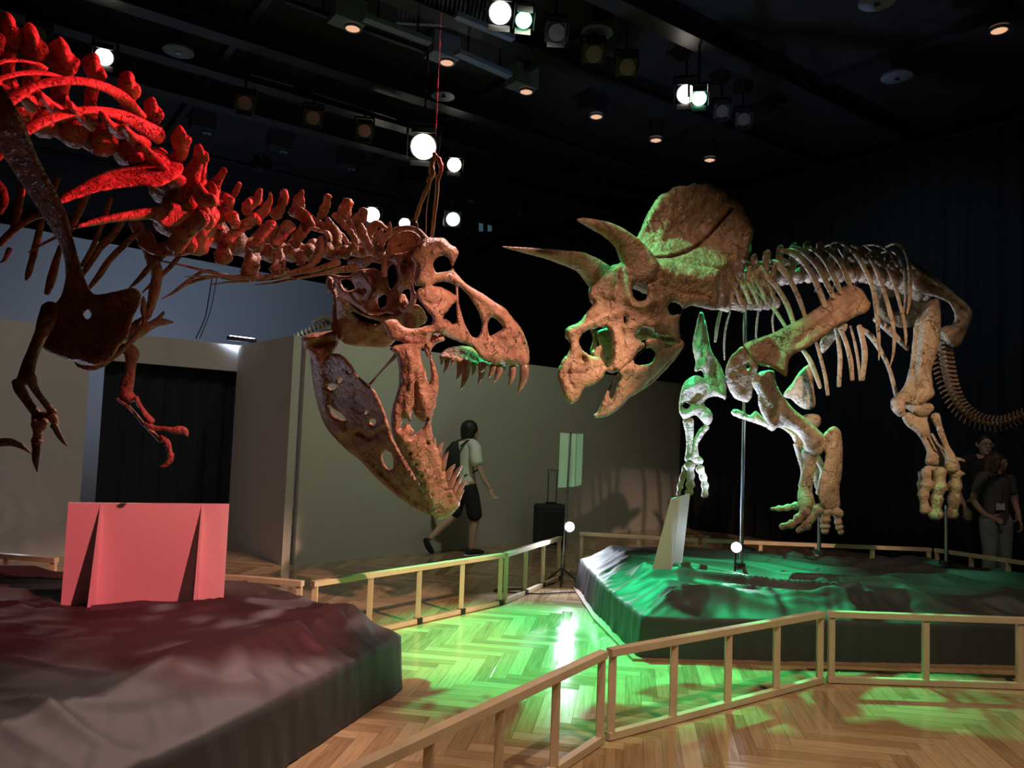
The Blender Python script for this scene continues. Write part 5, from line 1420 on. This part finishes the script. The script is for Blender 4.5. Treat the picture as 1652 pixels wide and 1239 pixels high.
spot('cold_light', c + d * 0.05, (-1.6, 4.4, 2.6), (0.66, 0.76, 1.0), 110, 50, 0.8, 0.05)
point('cold_light', c + Vector((0.1, 0.25, 0.0)), (0.75, 0.83, 1.0), 5, 0.04)

# cable on the floor by the stand
b = MB(); b.add(*sweep([(0.5, 7.9, 0.012), (0.2, 7.6, 0.012), (-0.1, 7.45, 0.012), (0.25, 7.35, 0.012), (0.7, 7.5, 0.012), (0.95, 7.3, 0.012)], [0.008] * 6, seg=8))
tag(link('floor_cable', b.v, b.f, M_BLKPL), 'black cable looped on the parquet at the foot of the lamp stand', 'cable')

# suitcase
c = PZ(886, 884); yaw = R(38)
M4 = Matrix.Translation((c.x, c.y, 0)) @ Matrix.Rotation(yaw * 0.35, 4, 'Z')
su = thing('suitcase', 'black wheeled suitcase with raised handle by the grey partition', 'suitcase', (c.x, c.y, 0))
def lb(name, m, boxes, bev=0.0, parent=su, M=M4):
    b = MB()
    for cc, sz in boxes: b.box(cc, sz)
    b.v = [tuple(M @ Vector(v)) for v in b.v]
    return b.build(name, m, parent, bevel=bev)
lb('case', M_SUIT, [((0, 0, 0.315), (0.42, 0.24, 0.54))], 0.035)
for x in (-.15, .15):
    for y in (-.07, .07): lb('wheel', M_BLKPL, [((x, y, 0.024), (0.03, 0.05, 0.048))], 0.01)
lb('zip_pocket', M_BLKPL, [((0, -0.125, 0.30), (0.34, 0.02, 0.40))], 0.008)
lb('side_grip', M_BLKPL, [((0, 0, 0.60), (0.14, 0.03, 0.03))], 0.006)
lb('pull_handle', M_STEEL, [((-0.02, 0.08, 0.80), (0.014, 0.014, 0.46)), ((0.10, 0.08, 0.80), (0.014, 0.014, 0.46)), ((0.04, 0.08, 1.035), (0.15, 0.025, 0.025))])
c = PZ(850, 893); b = MB()


# ================================================================== visitors
class Fig:
    def __init__(s, name, label, loc, head, scale):
        s.M = Matrix.Translation(loc) @ Matrix.Rotation(head, 4, 'Z') @ Matrix.Scale(scale, 4)
        s.t = thing(name, label, 'person', loc)
        s.g = MB()

    def w(s, p):
        return s.M @ Vector(p)

    def seg(s, mb, pts, flat=1.0, fdir=(0, 1, 0), **kw):
        fd = (s.M.to_3x3().normalized() @ Vector(fdir))
        sc = s.M.to_scale().x
        mb.add(*sweep([s.w(p[:3]) for p in pts], [p[3] * sc for p in pts], flat, fdir=tuple(fd), seg=14, **kw))

    def ball(s, mb, c, r):
        V = []; Fc = []; nu, nv = 16, 12
        for j in range(nv + 1):
            a = math.pi * j / nv
            for i in range(nu):
                t = 2 * math.pi * i / nu
                V.append(s.w((c[0] + r[0] * math.sin(a) * math.cos(t), c[1] + r[1] * math.sin(a) * math.sin(t), c[2] + r[2] * math.cos(a))))
        Fc = [(j * nu + i, j * nu + (i + 1) % nu, (j + 1) * nu + (i + 1) % nu, (j + 1) * nu + i) for j in range(nv) for i in range(nu)]
        mb.add(V, Fc)

    def hand(s, mb, w, d, side, curl=0.4):
        """palm and five fingers from wrist w along d; side = thumb direction"""
        w = Vector(w); d = Vector(d).normalized(); sd = Vector(side); sd = (sd - d * sd.dot(d)).normalized(); n = d.cross(sd)
        s.seg(mb, [(*w, .022), (*(w + d * .045), .036), (*(w + d * .085), .036)], 0.42, tuple(n))
        for k, L in enumerate((.070, .078, .072, .056)):
            b0 = w + d * .088 + sd * (.026 - .018 * k)
            b1 = b0 + (d * math.cos(curl * .6) + n * math.sin(curl * .6)) * L * .5
            b2 = b1 + (d * math.cos(curl * 1.8) + n * math.sin(curl * 1.8)) * L * .5
            s.seg(mb, [(*b0, .0095), (*b1, .0088), (*b2, .0075)])
        t0 = w + d * .03 + sd * .03; t1 = t0 + (d * .6 + sd * .7).normalized() * .035; t2 = t1 + (d * .95 + sd * .2 + n * .3).normalized() * .03
        s.seg(mb, [(*t0, .013), (*t1, .011), (*t2, .009)])

    def head(s, c, yaw=0.0, face=True):
        """head with nose, brow, ears, chin; looks along +y turned by yaw"""
        c = Vector(c); ry = Matrix.Rotation(yaw, 3, 'Z')
        def q(x, y, z): return c + ry @ Vector((x, y, z))
        g = s.g
        s.ball(g, q(0, -.012, .02), (.076, .092, .098))
        s.seg(g, [(*q(0, .03, -.01), .062), (*q(0, .045, -.06), .048), (*q(0, .062, -.092), .028)], .9)
        s.seg(g, [(*q(0, .082, .022), .010), (*q(0, .104, -.014), .014), (*q(0, .094, -.026), .014)])
        s.seg(g, [(*q(-.04, .076, .034), .010), (*q(0, .086, .036), .010), (*q(.04, .076, .034), .010)])
        s.seg(g, [(*q(-.022, .084, -.052), .008), (*q(0, .092, -.052), .010), (*q(.022, .084, -.052), .008)])
        for sgn in (-1, 1):
            s.seg(g, [(*q(sgn * .078, -.01, .03), .012), (*q(sgn * .086, -.012, .008), .014), (*q(sgn * .078, -.006, -.02), .009)], .6)
        return q

    def part(s, name, mb, m, vox=0.008, smooth=3):
        o = link(name, mb.v, mb.f, m, s.t)
        r = o.modifiers.new('remesh', 'REMESH'); r.mode = 'VOXEL'; r.voxel_size = vox; r.use_smooth_shade = True
        k = o.modifiers.new('smooth', 'SMOOTH'); k.iterations = smooth; k.factor = 0.5
        return o


def eyes(f, q):
    for sg in (-1, 1):
        b = MB(); f.ball(b, q(sg * .031, .074, .016), (.012, .010, .008)); link('eye', b.v, b.f, M_SOLE, f.t)
        b = MB(); f.ball(b, q(sg * .031, .083, .016), (.005, .004, .005)); link('pupil', b.v, b.f, M_HAIR, f.t)


# --- walking visitor, seen from behind
c = PZ(744, 896)
f = Fig('person', 'walking person with dark bob hair, white t-shirt and black shorts, seen from behind', (c.x, c.y, 0), R(-52), 0.985)
g = f.g
q = f.head((0.0, 0.07, 1.545), R(-15))
f.seg(g, [(0, .03, 1.38, .055), (0, .05, 1.46, .050), (0, .06, 1.52, .055)])
f.seg(g, [(0, 0, .90, .14), (0, .0, 1.02, .125), (0, .015, 1.18, .14), (0, .02, 1.32, .15), (0, .02, 1.40, .09)], .68)
f.seg(g, [(-.15, .02, 1.36, .06), (0, .02, 1.38, .07), (.15, .02, 1.36, .06)])
f.seg(g, [(.17, .02, 1.35, .052), (.23, .02, 1.23, .044), (.28, .03, 1.09, .036), (.32, .07, .97, .031), (.37, .12, .86, .023)])
f.hand(g, (.375, .125, .85), (.30, .38, -.86), (-.2, .9, .3))
f.seg(g, [(-.17, .02, 1.35, .052), (-.24, -.04, 1.22, .044), (-.28, -.10, 1.10, .036), (-.29, -.10, .98, .031), (-.30, -.08, .86, .023)])
f.hand(g, (-.30, -.08, .85), (-.02, .1, -1), (.1, 1, 0), 1.0)
f.seg(g, [(.09, 0, .90, .095), (.10, .06, .70, .075), (.10, .12, .50, .055), (.10, .10, .34, .052), (.10, .08, .10, .035)])
f.seg(g, [(-.09, 0, .90, .095), (-.10, -.02, .70, .075), (-.10, -.06, .50, .055), (-.10, -.22, .37, .050), (-.10, -.40, .22, .034)])
f.part('body', g, M_SKIN, .006)
b = MB(); f.ball(b, q(0, -.022, .035), (.106, .114, .108)); f.seg(b, [(*q(0, -.05, .02), .10), (*q(0, -.055, -.06), .085), (*q(0, -.045, -.085), .07)], .8)
for sg in (-1, 1): f.seg(b, [(*q(sg * .07, 0, .04), .04), (*q(sg * .08, .0, -.04), .03), (*q(sg * .078, 0, -.075), .018)])
f.part('hair', b, M_HAIR)
b = MB(); f.seg(b, [(0, 0, .86, .19), (0, 0, .95, .175), (0, .0, 1.1, .152), (0, .015, 1.25, .162), (0, .02, 1.36, .15), (0, .03, 1.42, .07)], .74)
for sg in (-1, 1): f.seg(b, [(sg * .10, .02, 1.38, .075), (sg * .18, .02, 1.34, .074), (sg * .225, .0, 1.25, .078), (sg * .25, 0, 1.17, .080)])
f.part('t_shirt', b, M_TSHIRT)
b = MB(); f.seg(b, [(0, 0, .78, .13), (0, 0, .88, .15), (0, 0, 1.04, .145)], .80)
f.seg(b, [(.085, .0, .86, .11), (.10, .06, .70, .10), (.10, .11, .50, .095)]); f.seg(b, [(-.085, 0, .86, .11), (-.10, -.02, .70, .10), (-.10, -.06, .52, .092)])
f.part('shorts', b, M_DARKCL)
for L in ([(.10, .03, .05, .045), (.10, .12, .05, .046), (.10, .24, .035, .040)], [(-.10, -.46, .20, .040), (-.10, -.42, .12, .044), (-.10, -.37, .055, .038)]):
    b = MB(); f.seg(b, L, .9, (0, 0, 1)); f.part('shoe', b, M_DARKCL, .006)
b = MB(); f.seg(b, [(.10, .0, .014, .040), (.10, .12, .014, .044), (.10, .26, .014, .036)], .32, (0, 0, 1)); f.part('shoe_sole', b, M_SOLE, .006, 1)
# backpack, worn on the back
bp_ = thing('backpack', 'black backpack worn by the walking person in the white t-shirt', 'backpack', f.w((0, -.2, 1.15)))
b = MB(); f.seg(b, [(0, -.185, .98, .12), (0, -.20, 1.12, .14), (0, -.19, 1.28, .12), (0, -.17, 1.36, .07)], .62)
o = link('bag', b.v, b.f, M_DARKCL, bp_)
for sg in (-1, 1):
    b = MB(); f.seg(b, [(sg * .08, -.12, 1.36, .022), (sg * .10, -.04, 1.425, .022), (sg * .11, .08, 1.41, .022), (sg * .12, .15, 1.28, .022), (sg * .15, .10, 1.08, .018), (sg * .13, -.08, 1.0, .016)], .4, (0, 0, 1)); link('strap', b.v, b.f, M_DARKCL, bp_)
# white bag in the left hand
bg = thing('carry_bag', 'pale bag held low beside the walking person', 'bag', f.w((-.30, -.10, .5)))
b = MB(); f.seg(b, [(-.31, -.10, .38, .10), (-.31, -.12, .52, .12), (-.30, -.09, .64, .09), (-.30, -.08, .70, .03)], .45, (1, 0, 0), nz=.1); link('bag', b.v, b.f, M_TSHIRT, bg)
b = MB(); f.seg(b, [(-.30, -.13, .68, .006), (-.30, -.08, .76, .006), (-.30, -.03, .68, .006)]); link('handle', b.v, b.f, M_TSHIRT, bg)


def stand_person(u, d, headpx, label, headyaw, mats, hair_long, heading, arms, badge=False, glasses=False):
    """standing figure whose head top is seen at headpx"""
    p = P(u, headpx, d)
    sc = p.z / 1.70
    f = Fig('person', label, (p.x, p.y, 0), heading, sc)
    g = f.g
    q = f.head((0, .03, 1.585), headyaw)
    f.seg(g, [(0, 0, 1.42, .055), (0, .01, 1.50, .050), (0, .02, 1.56, .055)])
    f.seg(g, [(0, 0, .93, .15), (0, 0, 1.05, .13), (0, .0, 1.20, .145), (0, 0, 1.36, .155), (0, 0, 1.43, .09)], .66)
    f.seg(g, [(-.16, 0, 1.40, .06), (0, 0, 1.42, .07), (.16, 0, 1.40, .06)])
    for A in arms:
        f.seg(g, A[0]); f.hand(g, A[1], A[2], A[3], .7)
    for sg in (-1, 1):
        f.seg(g, [(sg * .09, 0, .92, .095), (sg * .10, .01, .72, .078), (sg * .10, .015, .50, .055), (sg * .105, -.01, .33, .052), (sg * .11, -.02, .09, .034)])
    f.part('body', g, M_SKIN, .007)
    mt, ml, mh = mats
    b = MB(); f.ball(b, q(0, -.028, .042), (.090, .098, .098))
    if hair_long:
        f.seg(b, [(*q(0, -.06, .03), .09), (*q(0, -.085, -.08), .085), (*q(0, -.09, -.20), .065)], .7)
        for sg in (-1, 1): f.seg(b, [(*q(sg * .066, -.01, .05), .03), (*q(sg * .08, -.03, -.04), .03), (*q(sg * .075, -.05, -.12), .02)])
    f.part('hair', b, mh)
    b = MB(); f.seg(b, [(0, 0, .90, .17), (0, 0, 1.02, .155), (0, 0, 1.18, .160), (0, 0, 1.34, .172), (0, 0, 1.42, .13), (0, .005, 1.465, .07)], .72)
    for A in arms:
        a0, a1, a2 = A[0][0], A[0][1], A[0][2]
        f.seg(b, [(a0[0] * .6, a0[1], a0[2] + .02, .075), (*a0[:3], .075), (*[a0[i] * .4 + a1[i] * .6 for i in range(3)], .068), (*a1[:3], .064)])
    f.part('t_shirt', b, mt)
    b = MB(); f.seg(b, [(0, 0, .82, .14), (0, 0, .92, .160), (0, 0, .98, .150)], .74)
    for sg in (-1, 1): f.seg(b, [(sg * .09, 0, .88, .115), (sg * .10, .01, .70, .098), (sg * .10, .015, .48, .080), (sg * .105, -.005, .25, .072), (sg * .11, -.01, .07, .068)])
    f.part('trousers', b, ml)
    for sg in (-1, 1):
        b = MB(); f.seg(b, [(sg * .11, -.06, .045, .042), (sg * .115, .04, .045, .046), (sg * .12, .16, .03, .038)], .9, (0, 0, 1)); f.part('shoe', b, M_DARKCL)
    eyes(f, q)
    if glasses:
        b = MB()
        for sg in (-1, 1):
            n = 18; V = []
            ctr = q(sg * .033, .100, .014)
            pts = [tuple(q(sg * .033 + .026 * math.cos(t), .100, .014 + .019 * math.sin(t))) + (.0028,) for t in [2 * math.pi * k / n for k in range(n + 1)]]
            f.seg(b, pts, n_per=1, ends=False)
            f.seg(b, [(*q(sg * .058, .098, .02), .0028), (*q(sg * .08, .03, .024), .0028)])
        f.seg(b, [(*q(-.008, .104, .018), .0028), (*q(.008, .104, .018), .0028)])
        link('glasses', b.v, b.f, M_STEEL, f.t)
    if badge:
        b = MB(); m3 = f.M.to_3x3().normalized(); b.box(f.w((.05, .128, 1.06)), (.10, .008, .07), rot=m3); link('name_badge', b.v, b.f, M_WHITEB, f.t, smooth=False)
        b = MB(); f.seg(b, [(-.05, .10, 1.40, .005), (.02, .132, 1.20, .005), (.05, .132, 1.09, .005)]); link('lanyard', b.v, b.f, M_DARKCL, f.t)
    return f


fm = stand_person(1588, 8.75, 702, 'person in black t-shirt and glasses facing the camera, behind the person in jeans', R(0), (M_DARKCL, M_DARKCL, M_HAIR), False, R(165),
                  [([(.18, 0, 1.39, .055), (.25, .0, 1.22, .046), (.29, .02, 1.10, .040), (.27, .08, .98, .034), (.24, .12, .90, .024)], (.24, .125, .89), (-.1, .3, -.9), (-.4, .9, .2)),
                   ([(-.18, 0, 1.39, .055), (-.25, .0, 1.22, .046), (-.28, .0, 1.10, .040), (-.29, .05, .98, .034), (-.29, .09, .88, .024)], (-.29, .095, .87), (0, .2, -1), (.4, .9, 0))], glasses=True)
fw = stand_person(1606, 8.25, 731, 'person in dark grey t-shirt and jeans with a badge, looking right', R(68), (M_GREYCL, M_JEANS, M_HAIRB), True, R(190),
                  [([(.18, 0, 1.39, .052), (.24, -.03, 1.24, .043), (.26, -.05, 1.12, .038), (.22, .02, 1.00, .032), (.16, .08, .93, .022)], (.155, .085, .925), (-.7, .6, -.3), (0, .3, 1)),
                   ([(-.18, 0, 1.39, .052), (-.23, .0, 1.24, .043), (-.26, .0, 1.12, .038), (-.25, .06, 1.00, .032), (-.22, .12, .90, .022)], (-.22, .125, .89), (.1, .3, -.9), (.5, .9, 0))], badge=True)
pc = fm.w((.215, .17, .80))
b = MB(); b.add(*sweep([pc + Vector((0, 0, -.03)), pc + Vector((0.01, 0, 0.03))], [.045, .035], nz=.4, nf=30, seg=14))
tag(link('crumpled_flyer', b.v, b.f, M_CUP), 'pale crumpled paper held by the person in black at the right', 'paper')
